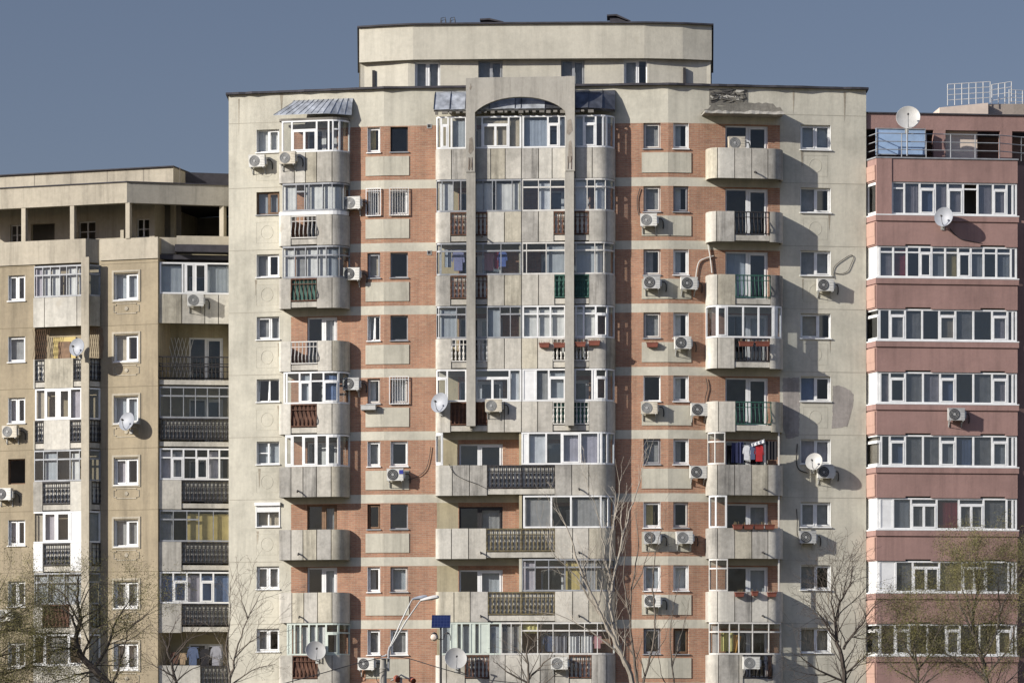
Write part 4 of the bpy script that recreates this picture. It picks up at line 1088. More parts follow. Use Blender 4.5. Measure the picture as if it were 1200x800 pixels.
# flat grey box under the narrow window
m = MB(); m.box(-.33, .33, -.26, -.02, 0, .2); m.box(-.35, .35, -.28, -.02, .2, .22); m.box(-.3, -.26, -.2, 0, -.04, 0); m.box(.26, .3, -.2, 0, -.04, 0)
tag(m.obj('window_box', ACG, None, PL.at(433, 480.5, .03)), 'flat grey metal box on the brick under a narrow fifth floor window', 'box')
# ================================================================== SATELLITE DISHES
def dish(W, r, yaw, pitch, label, stand=.3, mat=None):
    root = empty('satellite_dish', W, label, 'satellite dish', 'satellite dishes on the facades')
    Rm = Matrix.Translation((0, -stand, 0)) @ Matrix.Rotation(yaw, 4, 'Z') @ Matrix.Rotation(-pitch, 4, 'X')
    prof = [(.001, -.012)] + [(r * i / 8, .22 * r * (i / 8) ** 2) for i in range(1, 9)] + [(r * 1.02, .22 * r), (r * 1.02, .22 * r - .02)] + [(r * i / 8, .22 * r * (i / 8) ** 2 - .022) for i in range(8, 0, -1)]
    # outer rim then both skins
    m = MB(); m.lathe([(r * i / 8 if i else .001, .22 * r * (i / 8) ** 2) for i in range(0, 9)] + [(r * 1.015, .22 * r - .005)] + [(r * i / 8 if i else .001, .22 * r * (i / 8) ** 2 - .025) for i in range(8, -1, -1)], Rm, 28)
    m.obj('reflector', mat or simple('dish_grey', (.42, .42, .41), .5, 0, .12), root, W, True)
    m = MB(); f = r * .95
    m.tube([Rm @ Vector((0, -.0, -r * .98)), Rm @ Vector((0, -f * .6, -r * .75)), Rm @ Vector((0, -f, -r * .12))], .018, 5); m.obj('feed_arm', GREYM, root, W)
    m = MB(); m.lathe([(.035, -.06), (.045, .0), (.03, .1)], Rm @ Matrix.Translation((0, -f, -.03)) @ Matrix.Rotation(PI, 4, 'X'), 10); m.obj('feed_horn', DARKM, root, W, True)
    m = MB(); m.tube([Rm @ Vector((0, .03, 0)), Vector((0, -stand * .5, -.08)), Vector((0, -stand * .5, -r * .9)), Vector((0, 0, -r * .95))], .028, 6); m.box(-.08, .08, -.02, 0, -r * .95 - .1, -r * .95 + .1)
    m.obj('mount', ACG, root, W)
    return root
DG = simple('dish_grey_paint', (.27, .285, .31), .5, 0, .12); DWt = simple('dish_white_paint', (.44, .43, .40), .5, 0, .12)
dish(PC.at(517, 473, .8), .44, math.radians(-30), .2, 'blue grey dish at the left corner of the central bay, beside the rusty rail', .3, DG)
dish(PL.at(372, 763, .82), .44, math.radians(24), .35, 'pale dish on the lowest left wing balcony', .35, DWt)
dish(PC.at(535, 772, .8), .48, math.radians(12), .3, 'pale dish on the lowest central bay balcony, right of the solar lamp post', .5, DWt)
dish(PR.at(952, 542, .03), .38, math.radians(-30), .25, 'white dish on the right wing wall overlapping an air conditioner', .45, DWt)
dish(LP.at(94.5, 408, .85), .4, math.radians(-12), .15, 'grey dish fixed on the pillar of the tan block', .3, DG)
dish(LP.at(154, 495, .02), .42, math.radians(-16), .25, 'grey dish on the tan wall in front of a curtained window', .4, DG)
dish(PK.at(1104.5, 256, .02), .42, math.radians(-32), .1, 'grey dish on the uppermost pink spandrel below the window band', .35, DG)
Dk = dish(PK.M @ Matrix.Translation((PK.U(1064, .1), .15, PK.Z(1064, 139, .1))), .52, math.radians(-12), .25, 'large white dish on the roof terrace railing of the pink block', .3, DWt)
m = MB(); m.tube([(0, -.1, -.4), (0, -.1, -1.6)], .035, 6); m.obj('post', GREYM, Dk, WM[Dk.name])
# ================================================================== PLANTERS, LAUNDRY, CABLES
def planter(W, w, label, plants=True):
    r = empty('flower_box', W, label, 'flower box', 'red flower boxes on the balconies')
    m = MB(); a, b = w / 2, w / 2 - .03
    m.add([(-b, -.16, 0), (b, -.16, 0), (b, -.02, 0), (-b, -.02, 0), (-a, -.2, .17), (a, -.2, .17), (a, 0, .17), (-a, 0, .17)], [(0, 3, 2, 1), (4, 5, 6, 7), (0, 1, 5, 4), (1, 2, 6, 5), (2, 3, 7, 6), (3, 0, 4, 7)])
    m.box(-a - .015, a + .015, -.215, .0, .172, .2); m.obj('box', TERRA, r, W)
    m = MB()
    for i in range(int(w * 22)):
        x, y = RN.uniform(-a, a), RN.uniform(-.18, -.03); h = RN.uniform(.04, .14)
        m.tube([(x, y, .19), (x + RN.uniform(-.04, .04), y + RN.uniform(-.03, .03), .2 + h)], .008, 3)
    m.obj('dry_stems', simple('dry_stems', (.16, .12, .06), .9), r, W)
    return r
planter(PR.at(874, 406, .89), .62, 'left red flower box on the dark railing of fourth right balcony')
planter(PR.at(893, 406, .89), .62, 'right red flower box on the dark railing of fourth right balcony')
planter(PC.at(638, 407.5, .77), .45, 'red flower box on solid concrete left of the white central bay railing')
planter(PC.at(655.5, 407.5, .8), .5, 'red flower box on white railing left of the right concrete column')
planter(PC.at(680, 406.5, .8), .48, 'pale topped red flower box on white railing right of the right concrete column')
planter(PC.at(696.5, 405, .75), .5, 'red flower box on solid concrete at the right end of the central bay')
planter(PC.at(764.5, 407, .05), .5, 'red flower box hung under a brick wall window beside an air conditioner')
for i, px in enumerate((864, 876.5, 889, 901.5)):
    planter(PR.at(px, 620, .75), .42, ['red flower box farthest left', 'red flower box second from left', 'red flower box third from left', 'red flower box farthest right'][i] + ' on the parapet of the seventh right balcony')
planter(PR.at(866, 699, .84), .4, 'left flower box on solid parapet of the eighth right balcony')
planter(PR.at(884, 698, .84), .28, 'small middle pot on solid parapet of the eighth right balcony')
planter(PR.at(904, 699, .84), .4, 'right flower box on solid parapet of the eighth right balcony')
def cloth(name, W, kind, w, h, mat, label, cat, group):
    if kind == 'towel': pts = [(-w / 2, -h), (w / 2, -h * .97), (w / 2, 0), (-w / 2, 0)]
    elif kind == 'shirt': pts = [(-w * .34, -h), (w * .34, -h), (w * .33, -h * .3), (w * .40, -h * .62), (w * .53, -h * .58), (w * .44, -h * .14), (w * .3, -.02), (w * .1, 0), (-w * .1, -.01), (-w * .3, -.02), (-w * .45, -h * .16), (-w * .55, -h * .52), (-w * .42, -h * .6), (-w * .33, -h * .28)]
    else: pts = [(-w / 2, -h), (-w * .08, -h), (0, -h * .3), (w * .08, -h), (w / 2, -h), (w * .45, 0), (-w * .45, 0)]
    m = MB()
    if kind == 'towel':
        n = 12; m.strip([(-w / 2 + w * i / n, 0) for i in range(n + 1)], -.01, .01, -h, 0, 0, .02, ph=RN.random() * 6)
    else: m.outline(pts, -.025, .025)
    m.tube([(-w / 2, 0, .005), (w / 2, 0, .005)], .012, 4)
    return tag(m.obj(name, mat, None, W, True), label, cat, group)
cm = {k: simple('cloth_' + k, c, .9, 0, .15, 5) for k, c in dict(navy=(.025, .03, .085), black=(.018, .017, .02), white=(.7, .7, .7), red=(.45, .025, .03), denim=(.09, .12, .20), grey=(.3, .3, .33), violet=(.24, .25, .42), blue=(.10, .15, .40),
                                                             maroon=(.30, .05, .09), pink=(.55, .28, .30), yellow=(.62, .56, .22), orange=(.60, .30, .06), brown=(.12, .06, .04), tan=(.36, .26, .16), pale=(.5, .55, .62)).items()}
gR, gC3, gC9, gR9, gL = ('laundry on the sixth right balcony', 'laundry inside the third central balcony', 'laundry inside the lowest central balcony', 'cloths in the lowest right balcony', 'laundry on the low tan block balcony')
for px, py, k, w, h, c, lb, ct in ((861, 519, 'trousers', .3, .85, 'navy', 'navy trousers at the left end of the sixth right balcony line', 'trousers'), (868, 518, 'towel', .22, .9, 'navy', 'dark navy sheet beside trousers on the sixth right balcony line', 'sheet'),
                                   (875, 522, 'shirt', .34, .62, 'white', 'white shirt with dark neighbours on the sixth right balcony line', 'shirt'), (882, 522, 'shirt', .3, .6, 'denim', 'denim blue shirt left of the red garment', 'shirt'),
                                   (889.5, 521, 'shirt', .42, .72, 'red', 'bright red shirt on the sixth right balcony', 'shirt'), (896, 520, 'towel', .14, .8, 'grey', 'narrow grey violet cloth right of the red shirt', 'cloth'),
                                   (904, 517, 'towel', .5, .8, 'black', 'black sheet at the right end of the sixth right balcony line', 'sheet')):
    cloth('laundry', PR.at(px, py, .6), k, w, h, cm[c], lb, ct, gR)
cloth('laundry', PR.at(888, 517.5, .66) @ Matrix.Rotation(-.32, 4, 'Y'), 'towel', .62, .12, cm['white'], 'white cloth slung slantwise over the sixth right balcony line', 'cloth', gR)
for px, py, k, w, h, c, lb, ct in ((525, 293, 'towel', .3, .75, 'pale', 'pale grey cloth at the left end of the third central balcony', 'cloth'), (537, 293, 'shirt', .55, .9, 'violet', 'violet blue shirt left of the concrete column in the third central balcony', 'shirt'),
                                   (573, 297, 'towel', .4, .75, 'pink', 'dusky pink towel in the third central balcony', 'towel'), (581.5, 295, 'towel', .18, .75, 'maroon', 'maroon cloth beside a blue shirt', 'cloth'), (589, 295, 'shirt', .42, .65, 'blue', 'bright blue shirt beside a maroon cloth', 'shirt')):
    cloth('laundry', PC.at(px, py, .48), k, w, h, cm[c], lb, ct, gC3)
for px, py, k, w, h, c, lb, ct in ((643, 744, 'shirt', .5, .7, 'denim', 'blue denim shirt at the left of the lowest central balcony line', 'shirt'), (657, 745, 'towel', .55, .75, 'grey', 'grey towel beside the denim shirt in the lowest central balcony', 'towel'),
                                   (673, 745, 'towel', .5, .75, 'white', 'white towel left of another white one on the lowest central line', 'towel'), (688, 744, 'towel', .5, .75, 'white', 'white towel next to a pink garment on the lowest central line', 'towel'), (700, 743, 'shirt', .4, .6, 'pink', 'pink and white garment at the right of the lowest central line', 'shirt')):
    cloth('laundry', PC.at(px, py, .48), k, w, h, cm[c], lb, ct, gC9)
cloth('laundry', PC.at(621, 728, .62), 'towel', .62, .5, cm['yellow'], 'yellow cloth hung high in the lowest central balcony', 'cloth', gC9)
cloth('laundry', PR.at(852, 741, .6), 'towel', .55, .8, cm['yellow'], 'lime yellow cloth in lowest right balcony, left of an orange one', 'cloth', gR9)
cloth('laundry', PR.at(863, 744, .55) @ Matrix.Rotation(.25, 4, 'Y'), 'towel', .45, .75, cm['orange'], 'orange cloth in lowest right balcony, right of a yellow one', 'cloth', gR9)
for px, py, k, w, h, c, lb, ct in ((205, 764, 'shirt', .4, .5, 'brown', 'brown garment at the left of the low tan block balcony', 'garment'), (214, 765, 'shirt', .35, .5, 'tan', 'tan garment at left on the low tan block balcony', 'garment'), (226, 758, 'shirt', .5, .8, 'denim', 'grey blue jacket hanging left of a black one', 'jacket'),
                                   (240, 760, 'shirt', .5, .75, 'black', 'black jacket between two lighter jackets', 'jacket'), (253, 757, 'shirt', .5, .85, 'grey', 'pale grey jacket hanging at right of the black one', 'jacket')):
    cloth('laundry', LQ.at(px, py, -.2), k, w, h, cm[c], lb, ct, gL)
def cable(W, pts, r, label, mat=CABLE, name='cable'):
    q = []
    P = [Vector(p) for p in pts]
    for i in range(len(P) - 1):
        p0, p1, p2, p3 = P[max(i - 1, 0)], P[i], P[i + 1], P[min(i + 2, len(P) - 1)]
        for k in range(5):
            t = k / 5
            q.append(.5 * ((2 * p1) + (p2 - p0) * t + (2 * p0 - 5 * p1 + 4 * p2 - p3) * t * t + (3 * p1 - p0 - 3 * p2 + p3) * t ** 3))
    q.append(P[-1])
    m = MB(); m.tube(q, r, 5); tag(m.obj(name, mat, None, W, True), label, 'cable' if name == 'cable' else 'pipe')
def wl_(pl, pts, d=.03): return [(pl.U(x), -d, pl.Z(x, y)) for x, y in pts]
cable(PR.M, wl_(PR, [(977, 326), (976, 318), (979, 311), (988, 304), (997, 299), (1000, 302), (997, 310), (993, 318), (985, 321), (978, 320)]), .013, 'loose loop of black cable on the grey right wing wall')
cable(PR.M, wl_(PR, [(815, 330), (816, 318), (819, 307), (826, 303), (836, 300)], .05), .026, 'white bent pipe on the brick beside third right balcony', OFFW, 'pipe')
cable(PR.M, wl_(PR, [(829, 284), (832, 302), (834, 320)], .06), .03, 'straight pale pipe leaning behind the second right balcony', OFFW, 'pipe')
cable(PC.M, wl_(PC, [(749, 253), (747, 244), (747, 232), (750, 221)], .05), .018, 'black cable curving up the brick left of a window')
cable(PC.M, wl_(PC, [(478, 562), (490, 558), (499, 550), (503, 537), (505, 523)], .05), .015, 'dark cable curving across the brick from the badged air conditioner')
cable(PR.M, wl_(PR, [(827, 443), (829, 454), (826, 468), (827, 478)], .05), .016, 'dark cable on brick above the fifth floor air conditioner')
cable(PC.M, wl_(PC, [(528, 545), (534, 556), (546, 563), (560, 568), (572, 574)], .8), .013, 'thin dark cable drooping over the sixth central balcony parapet')
cable(PR.M, wl_(PR, [(934, 520), (933, 540), (936, 550), (946, 554)], .06), .024, 'bent dark pipe on the right wing beside a dish', CABLE, 'pipe')
cable(PR.M, wl_(PR, [(933, 596), (934, 610), (934, 625), (937, 632)], .05), .02, 'thin vertical cable on the lower right wing')
cable(PK.M, wl_(PK, [(1113, 268), (1120, 276), (1128, 281), (1150, 285)], .02), .015, 'thin cable below the dish on the pink wall')
# ================================================================== STREET FURNITURE
YL = -20.0
def pt(px, py, y=YL): return at(px, py, y)
b0 = pt(449, HZ); W = Matrix.Translation((b0.x, YL, 0))
def lo(px, py, y=YL): 
    v = pt(px, py, y); return Vector((v.x - b0.x, v.y - YL, v.z))
LAMP = empty('street_lamp', W, 'concrete street lamp pole with two slanting arms and two grey lamp heads', 'street lamp')
m = MB(); m.tube([(0, 0, 0), lo(449, 783)], [.19, .13], 12); m.tube([lo(449, 783), lo(449, 781.8), lo(449.3, 770.5)], [.155, .125, .11], 12); m.tube([lo(450, 783.5), lo(450, 782)], .15, 12); m.obj('pole', FRAMEC, LAMP, W, True)
m = MB(); m.tube([lo(455, 786), lo(455.5, 763), lo(457, 757)], .05, 8); m.tube([lo(447, 769), lo(452, 767.5), lo(453, 766)], .03, 6); m.box(lo(446, 0).x, lo(457.5, 0).x, -.16, .16, lo(0, 771.5).z, lo(0, 770.6).z); m.obj('collar', GREYM, LAMP, W, True)
for (x0, y0, x1, y1, x2, y2, hd) in ((456, 760, 472, 724, 482.5, 702, 0), (458, 757, 476, 727, 492, 703.5, 1)):
    m = MB(); m.tube([lo(x0, y0), lo(x1, y1), lo(x2, y2 + .8), lo(x2 + 3, y2 - .4)], [.034, .03, .026, .026], 8); m.obj('arm', ACG, LAMP, W, True)
    m = MB(); L = .72 if hd else .62
    a = lo(x2 + .5, y2); 
    T = Matrix.Translation(a) @ Matrix.Rotation(math.radians(-11 if hd else -8), 4, 'Y') @ Matrix.Rotation(math.radians(8 if hd else 20), 4, 'Z')
    secs = [(0, .05, .05), (.1, .07, .07), (.3, .12, .1), (.52, .14, .115), (.66, .12, .1), (.72, .06, .05)]
    vs = []; n = 12
    for sx, wy, hz in secs:
        for k in range(n):
            an = 2 * PI * k / n; zz = math.sin(an) * hz; zz = zz * .45 if zz < 0 else zz
            vs.append(tuple(T @ Vector((sx * L / .72, math.cos(an) * wy, zz))))
    m.add(vs, [(i * n + k, i * n + (k + 1) % n, (i + 1) * n + (k + 1) % n, (i + 1) * n + k) for i in range(5) for k in range(n)] + [tuple(range(n))[::-1], tuple(range(5 * n, 6 * n))])
    h = m.obj('lamp_head', OFFW if hd else SHEET, LAMP, W, True)
    m = MB(); m.lathe([(.09, -.02), (.08, .02), (.001, .03)], T @ Matrix.Translation((.42 * L / .72, 0, -.05)) @ Matrix.Rotation(PI / 2, 4, 'X'), 12); m.obj('lens', GLASSB, h, W, True)
# overhead wires
cable(Matrix(), [at(330, 801, -21), at(375, 789, -20.6), at(410, 779, -20.3), at(447, 770, -20)], .018, 'black overhead wire sagging left from the concrete lamp pole')
cable(Matrix(), [at(452, 768.5, -20), at(478, 771, -20.2), at(515, 782, -20.6), at(565, 795, -21), at(620, 801, -21.4)], .018, 'black overhead wire sagging right from the concrete lamp pole')
cable(Matrix(), [at(452, 785, -20.2), at(444, 789, -20.2), at(441, 794, -20.2), at(444, 800, -20.2), at(451, 801, -20.2)], .014, 'small black wire loop beside the concrete lamp pole')
# hooded signal heads beside the pole
b1 = pt(470, HZ, -19.5); W1 = Matrix.Translation((b1.x, -19.5, 0))
SG = empty('signal_post', W1, 'post with two round reddish hooded heads, right of the concrete lamp pole', 'signal post')
l1 = lambda px, py: Vector((pt(px, py, -19.5).x - b1.x, 0, pt(px, py, -19.5).z))
m = MB(); m.tube([(0, 0, 0), l1(470, 793)], .05, 8); m.tube([l1(458, 797), l1(466, 793.5), l1(470, 790), l1(474, 792.5), l1(484, 797)], .03, 6); m.obj('pole', ACG, SG, W1, True)
for px, py, rr in ((465.5, 795, .13), (483, 796.5, .115)):
    m = MB(); c = l1(px, py); m.lathe([(rr * .5, -.16), (rr * .95, -.1), (rr, .02), (rr * .97, .12), (rr * .88, .12), (rr * .85, .03), (.001, .02)], Matrix.Translation(c) @ Matrix.Rotation(.5, 4, 'Z') @ Matrix.Rotation(.35, 4, 'X'), 16)
    m.obj('signal_head', [simple('signal_red_brown', (.33, .095, .05), .6)], SG, W1, True)
# solar lamp post
b2 = pt(516.5, HZ, -21); W2 = Matrix.Translation((b2.x, -21, 0))
l2 = lambda px, py: Vector((pt(px, py, -21).x - b2.x, 0, pt(px, py, -21).z))
SL = empty('solar_lamp_post', W2, 'slim black lamp post with a dark blue solar panel on top and small globe lanterns', 'lamp post')
m = MB(); m.tube([(0, 0, 0), l2(516.5, 770), l2(516.5, 734)], [.06, .045, .04], 8); m.obj('pole', DARKM, SL, W2, True)
m = MB(); a, b, c, e = l2(505.7, 735), l2(527.7, 735), l2(528, 720), l2(506, 720)
tl = .35
for yy, q, mi in ((0, 0, 0),):
    m.add([(a.x, -.12, a.z), (b.x, -.12, b.z), (c.x, .2, c.z), (e.x, .2, e.z), (a.x, -.08, a.z - .01), (b.x, -.08, b.z - .01), (c.x, .24, c.z - .01), (e.x, .24, e.z - .01)],
          [(0, 1, 2, 3), (7, 6, 5, 4), (0, 4, 5, 1), (1, 5, 6, 2), (2, 6, 7, 3), (3, 7, 4, 0)])
pm, nt, bs = newmat('solar_cells')
br = N(nt, 'ShaderNodeTexBrick'); br.offset = 0
for k, v in (('Scale', 1), ('Mortar Size', .006), ('Brick Width', .115), ('Row Height', .115)): br.inputs[k].default_value = v
br.inputs['Color1'].default_value = (.008, .013, .05, 1); br.inputs['Color2'].default_value = (.010, .017, .065, 1); br.inputs['Mortar'].default_value = (.035, .045, .10, 1)
tc = N(nt, 'ShaderNodeTexCoord'); s1 = N(nt, 'ShaderNodeSeparateXYZ'); c1 = N(nt, 'ShaderNodeCombineXYZ')
nt.links.new(tc.outputs['Object'], s1.inputs[0]); nt.links.new(s1.outputs['X'], c1.inputs['X']); nt.links.new(s1.outputs['Z'], c1.inputs['Y']); nt.links.new(c1.outputs[0], br.inputs['Vector'])
nt.links.new(br.outputs['Color'], bs.inputs['Base Color']); bs.inputs['Roughness'].default_value = .25
m.obj('solar_panel', pm, SL, W2)
for s, cx in ((-1, 508.8), (1, 524.2)):
    m = MB(); q = [l2(516.5, 748.5), l2(516.5 + s * 3.2, 748.5), l2(516.5 + s * 3.6, 745), l2(516.5 + s * 5.2, 741.5), l2(cx, 740.5), l2(cx + s * 2.6, 742), l2(cx + s * 3.8, 745.5), l2(cx + s * 3.6, 750)]
    m.tube(q, .016, 5); m.tube([l2(cx, 740.5), l2(cx, 742.5)], [.05, .09], 8); o = m.obj('bracket', DARKM, SL, W2, True)
    if s < 0:
        m = MB(); c = l2(cx, 746.3); m.lathe([(.001, -.14), (.08, -.12), (.125, -.06), (.14, 0), (.125, .06), (.08, .12), (.001, .14)], Matrix.Translation(c), 16); m.obj('globe', CREAMP, SL, W2, True)
# ================================================================== TREES
def tree(name, label, cat, base_px, y, limbs, bark, seed, twig=1.0, levels=2, leaf=0, r0=.16, spread=.75, up=.25, group=None, dens=1.0, jit=.06):
    rng = random.Random(seed)
    b = at(base_px, HZ, y); W = Matrix.Translation((b.x, y, 0))
    root = empty(name, W, label, cat, group)
    tr, cr, lf = MB(), MB(), MB()
    def loc(px, py, dy=0): v = at(px, py, y + dy); return Vector((v.x - b.x, dy, v.z))
    def leaves(p, n):
        for _ in range(n):
            q = p + Vector((rng.gauss(0, .16), rng.gauss(0, .16), rng.gauss(0, .16))); s = rng.uniform(.012, .028)
            a = Vector((rng.uniform(-1, 1), rng.uniform(-1, 1), rng.uniform(-1, 1))).normalized() * s; c = Vector((rng.uniform(-1, 1), rng.uniform(-1, 1), rng.uniform(-1, 1))).normalized() * s * .7
            lf.add([tuple(q - a), tuple(q + c), tuple(q + a), tuple(q - c)], [(0, 1, 2, 3)])
    def grow(p, d, L, r, lev):
        n = max(3, int(L / .22)); pts = [p]; rad = [r]; st = L / n
        for i in range(n):
            d = (d + Vector((rng.gauss(0, .13), rng.gauss(0, .13), rng.gauss(0, .10) + up * .12))).normalized()
            p = p + d * st; pts.append(p); rad.append(max(.0048, r * (1 - .7 * (i + 1) / n)))
            if lev < levels and i >= n * .15 and rng.random() < .95 * dens:
                ax = Vector((rng.gauss(0, 1), rng.gauss(0, 1), rng.gauss(0, .6))); ax = (ax - d * ax.dot(d)).normalized()
                grow(p, (d * (1 - spread * .45) + ax * spread).normalized(), L * rng.uniform(.35, .62) * (1 - .4 * i / n), rad[-1] * .55, lev + 1)
            if leaf and lev >= 1 and rng.random() < leaf: leaves(p, 20)
        cr.tube(pts, rad, 4 if r > .02 else 3)
    for li in limbs:
        pts_px, ra, rb = li
        dy = 0; P = []
        drift = rng.uniform(-.25, .25)
        for i, (px, py) in enumerate(pts_px):
            P.append(loc(px, py, 0 if i == 0 else drift * i))
        # resample with slight wobble
        Q = []
        for i in range(len(P) - 1):
            p0, p1, p2, p3 = P[max(i - 1, 0)], P[i], P[i + 1], P[min(i + 2, len(P) - 1)]
            k = max(3, int((p2 - p1).length / .3))
            for j in range(k):
                t = j / k
                Q.append(.5 * ((2 * p1) + (p2 - p0) * t + (2 * p0 - 5 * p1 + 4 * p2 - p3) * t * t + (3 * p1 - p0 - 3 * p2 + p3) * t ** 3) + Vector((rng.gauss(0, jit * .4), rng.gauss(0, jit * .4), 0)))
        Q.append(P[-1]); n = len(Q)
        rad = [ra + (rb - ra) * (i / (n - 1)) ** .8 for i in range(n)]
        tr.tube(Q, rad, 7)
        for i in range(1, n):
            zfrac = i / n
            if Q[i].z < 2.6: continue
            d = (Q[i] - Q[i - 1]).normalized()
            for _ in range(1 + (rng.random() < .35 * dens) if rng.random() < .95 * dens else 0):
                ax = Vector((rng.gauss(0, 1), rng.gauss(0, 1), rng.gauss(0, .5))); ax = (ax - d * ax.dot(d)).normalized()
                grow(Q[i], (d * (1 - spread * .4) + ax * spread + Vector((0, 0, up * .5))).normalized(), twig * rng.uniform(.5, 1.25) * (1.15 - .5 * zfrac), max(.0095, min(rad[i] * .48, .025)), 1)
    tr.obj('trunk', bark, root, W, True)
    if lf.f:
        o = cr.obj('crown', bark, root, W, True); lf.obj('buds', BUD, o, W)
    else: cr.obj('crown', bark, root, W, True)
    return root
G0 = 'bare trees in front of the blocks'
tree('poplar_tree', 'tall pale barked bare tree before the central bay, highest of the bare trees', 'tree', 742, -14,
     [([(752, 860), (742, 800), (722, 755), (700, 712), (682, 670), (668, 630), (655, 598)], .15, .015), ([(733, 780), (718, 735), (714, 690), (716, 640), (722, 600), (727, 562)], .085, .012),
      ([(716, 700), (722, 660), (735, 610), (748, 570), (752, 548)], .065, .012), ([(706, 724), (690, 700), (676, 676), (650, 650), (640, 630)], .045, .008), ([(728, 768), (700, 745), (672, 728), (650, 718)], .045, .008),
      ([(715, 680), (708, 640), (700, 600), (690, 572)], .04, .008), ([(700, 712), (706, 680), (704, 650), (712, 610)], .035, .007)], BARKP, 3, 1.9, 3, spread=.5, up=.5, group=G0, dens=.5)
tree('poplar_tree', 'slim upright bare tree with forked stems right of the tall pale one', 'tree', 752, -14.6,
     [([(752, 860), (747, 800), (741, 760), (738, 720), (741, 680), (748, 640), (745, 600)], .085, .01), ([(750, 810), (762, 770), (768, 730), (765, 690), (768, 650), (776, 615)], .055, .01), ([(738, 720), (731, 680), (733, 640), (738, 610)], .04, .008), ([(741, 690), (756, 660), (764, 630)], .03, .007)],
     BARKM, 5, 1.5, 3, spread=.5, up=.5, group=G0, dens=.42)
tree('young_tree', 'thin bare sapling before the brick strip under the right wing balconies', 'tree', 795, -14,
     [([(795, 860), (790, 800), (785, 750), (790, 710), (798, 670)], .05, .007), ([(788, 780), (800, 740), (808, 700)], .03, .006), ([(793, 830), (776, 790), (768, 750)], .03, .006)], BARKM, 8, 1.0, 3, spread=.5, up=.5, group=G0, dens=.5)
tree('small_tree', 'low spreading bare tree before the lowest central balcony', 'tree', 622, -12,
     [([(622, 860), (621, 810), (619, 785), (617, 765), (619, 748)], .09, .02), ([(620, 800), (600, 790), (586, 780), (578, 774)], .05, .008), ([(620, 795), (634, 780), (645, 770), (650, 762)], .05, .008), ([(618, 775), (608, 762), (600, 757)], .03, .007), ([(619, 765), (628, 752), (634, 744)], .03, .007), ([(622, 815), (645, 795), (660, 785)], .04, .008)], BARKM, 13, 1.2, 3, spread=.75, group=G0, dens=.7)
tree('bare_tree', 'dark round crowned bare tree before the grey right wing', 'tree', 990, -13,
     [([(990, 860), (990, 800), (986, 770), (980, 745), (979, 725)], .14, .06), ([(982, 752), (970, 735), (962, 722), (956, 715)], .06, .008), ([(979, 728), (984, 705), (994, 690), (998, 670), (999, 655)], .06, .008), ([(979, 728), (975, 705), (976, 685), (984, 668)], .045, .007), ([(988, 760), (1002, 740), (1012, 728), (1022, 712), (1036, 702)], .06, .008), ([(989, 790), (1006, 775), (1020, 765), (1030, 760)], .05, .008), ([(990, 798), (960, 785), (942, 772), (930, 766)], .055, .008), ([(984, 705), (978, 690), (970, 680)], .03, .006), ([(997, 745), (1014, 748), (1030, 738)], .03, .006)],
     BARKD, 17, 1.7, 3, spread=.7, group=G0, dens=1.0)
tree('bare_tree', 'grey bare tree at the left corner of the brick block', 'tree', 262, -12,
     [([(262, 860), (268, 800), (274, 775), (282, 745), (290, 725)], .08, .02), ([(270, 790), (264, 760), (270, 730), (268, 700), (272, 678)], .045, .007), ([(290, 725), (300, 705), (306, 690)], .03, .006), ([(276, 770), (292, 752), (312, 740)], .035, .006), ([(268, 805), (295, 785), (320, 778)], .04, .006), ([(290, 725), (284, 705), (280, 690)], .03, .006)], BARKM, 21, 1.6, 3, spread=.65, group=G0, dens=.95)
tree('bare_tree', 'dark bare tree below the tan block laundry balcony', 'tree', 206, -13,
     [([(208, 860), (206, 800), (200, 775), (196, 758), (190, 745)], .1, .02), ([(200, 775), (214, 758), (224, 748), (240, 742)], .05, .008), ([(204, 792), (186, 782), (172, 775)], .04, .007), ([(205, 800), (222, 785), (238, 780)], .04, .007), ([(196, 760), (200, 742), (206, 728)], .03, .006)], BARKD, 23, 1.4, 3, spread=.7, group=G0, dens=.95)
tree('old_tree', 'big arching dark limbed tree with first green buds, before the tan block', 'tree', 128, -18,
     [([(146, 860), (136, 815), (122, 796), (106, 780), (94, 766), (90, 745), (94, 725), (91, 700), (92, 675)], .24, .03), ([(91, 740), (84, 722), (72, 712), (58, 712), (48, 716)], .06, .01), ([(97, 768), (108, 745), (122, 730), (138, 722)], .06, .01), ([(108, 782), (120, 768), (130, 748), (136, 728), (150, 705), (158, 690)], .08, .012), ([(130, 806), (140, 780), (146, 755), (148, 730)], .06, .01),
      ([(94, 760), (70, 760), (48, 770), (20, 785)], .06, .01), ([(92, 730), (78, 700), (66, 690), (52, 688)], .045, .008), ([(112, 786), (90, 790), (60, 800)], .06, .012), ([(148, 740), (165, 725), (175, 715)], .04, .008), ([(94, 715), (104, 690), (116, 682)], .035, .007)],
     BARKD, 29, 2.0, 3, leaf=.5, spread=.75, up=0, group='trees with first buds', dens=.75)
tree('old_tree', 'budding tree at the lower left picture edge with long dark boughs', 'tree', -40, -18,
     [([(-45, 860), (-40, 800), (-30, 760), (-20, 740)], .2, .1), ([(-28, 756), (0, 740), (25, 738), (45, 742), (58, 745)], .09, .012), ([(-20, 740), (0, 725), (20, 712), (40, 705)], .07, .01), ([(-36, 780), (0, 768), (30, 762), (55, 752)], .07, .01), ([(-20, 740), (-5, 700), (5, 680)], .06, .01), ([(-38, 795), (0, 790), (40, 780), (60, 782)], .06, .01)],
     BARKD, 31, 2.0, 3, leaf=.9, spread=.75, up=-.05, group='trees with first buds', dens=1.0)
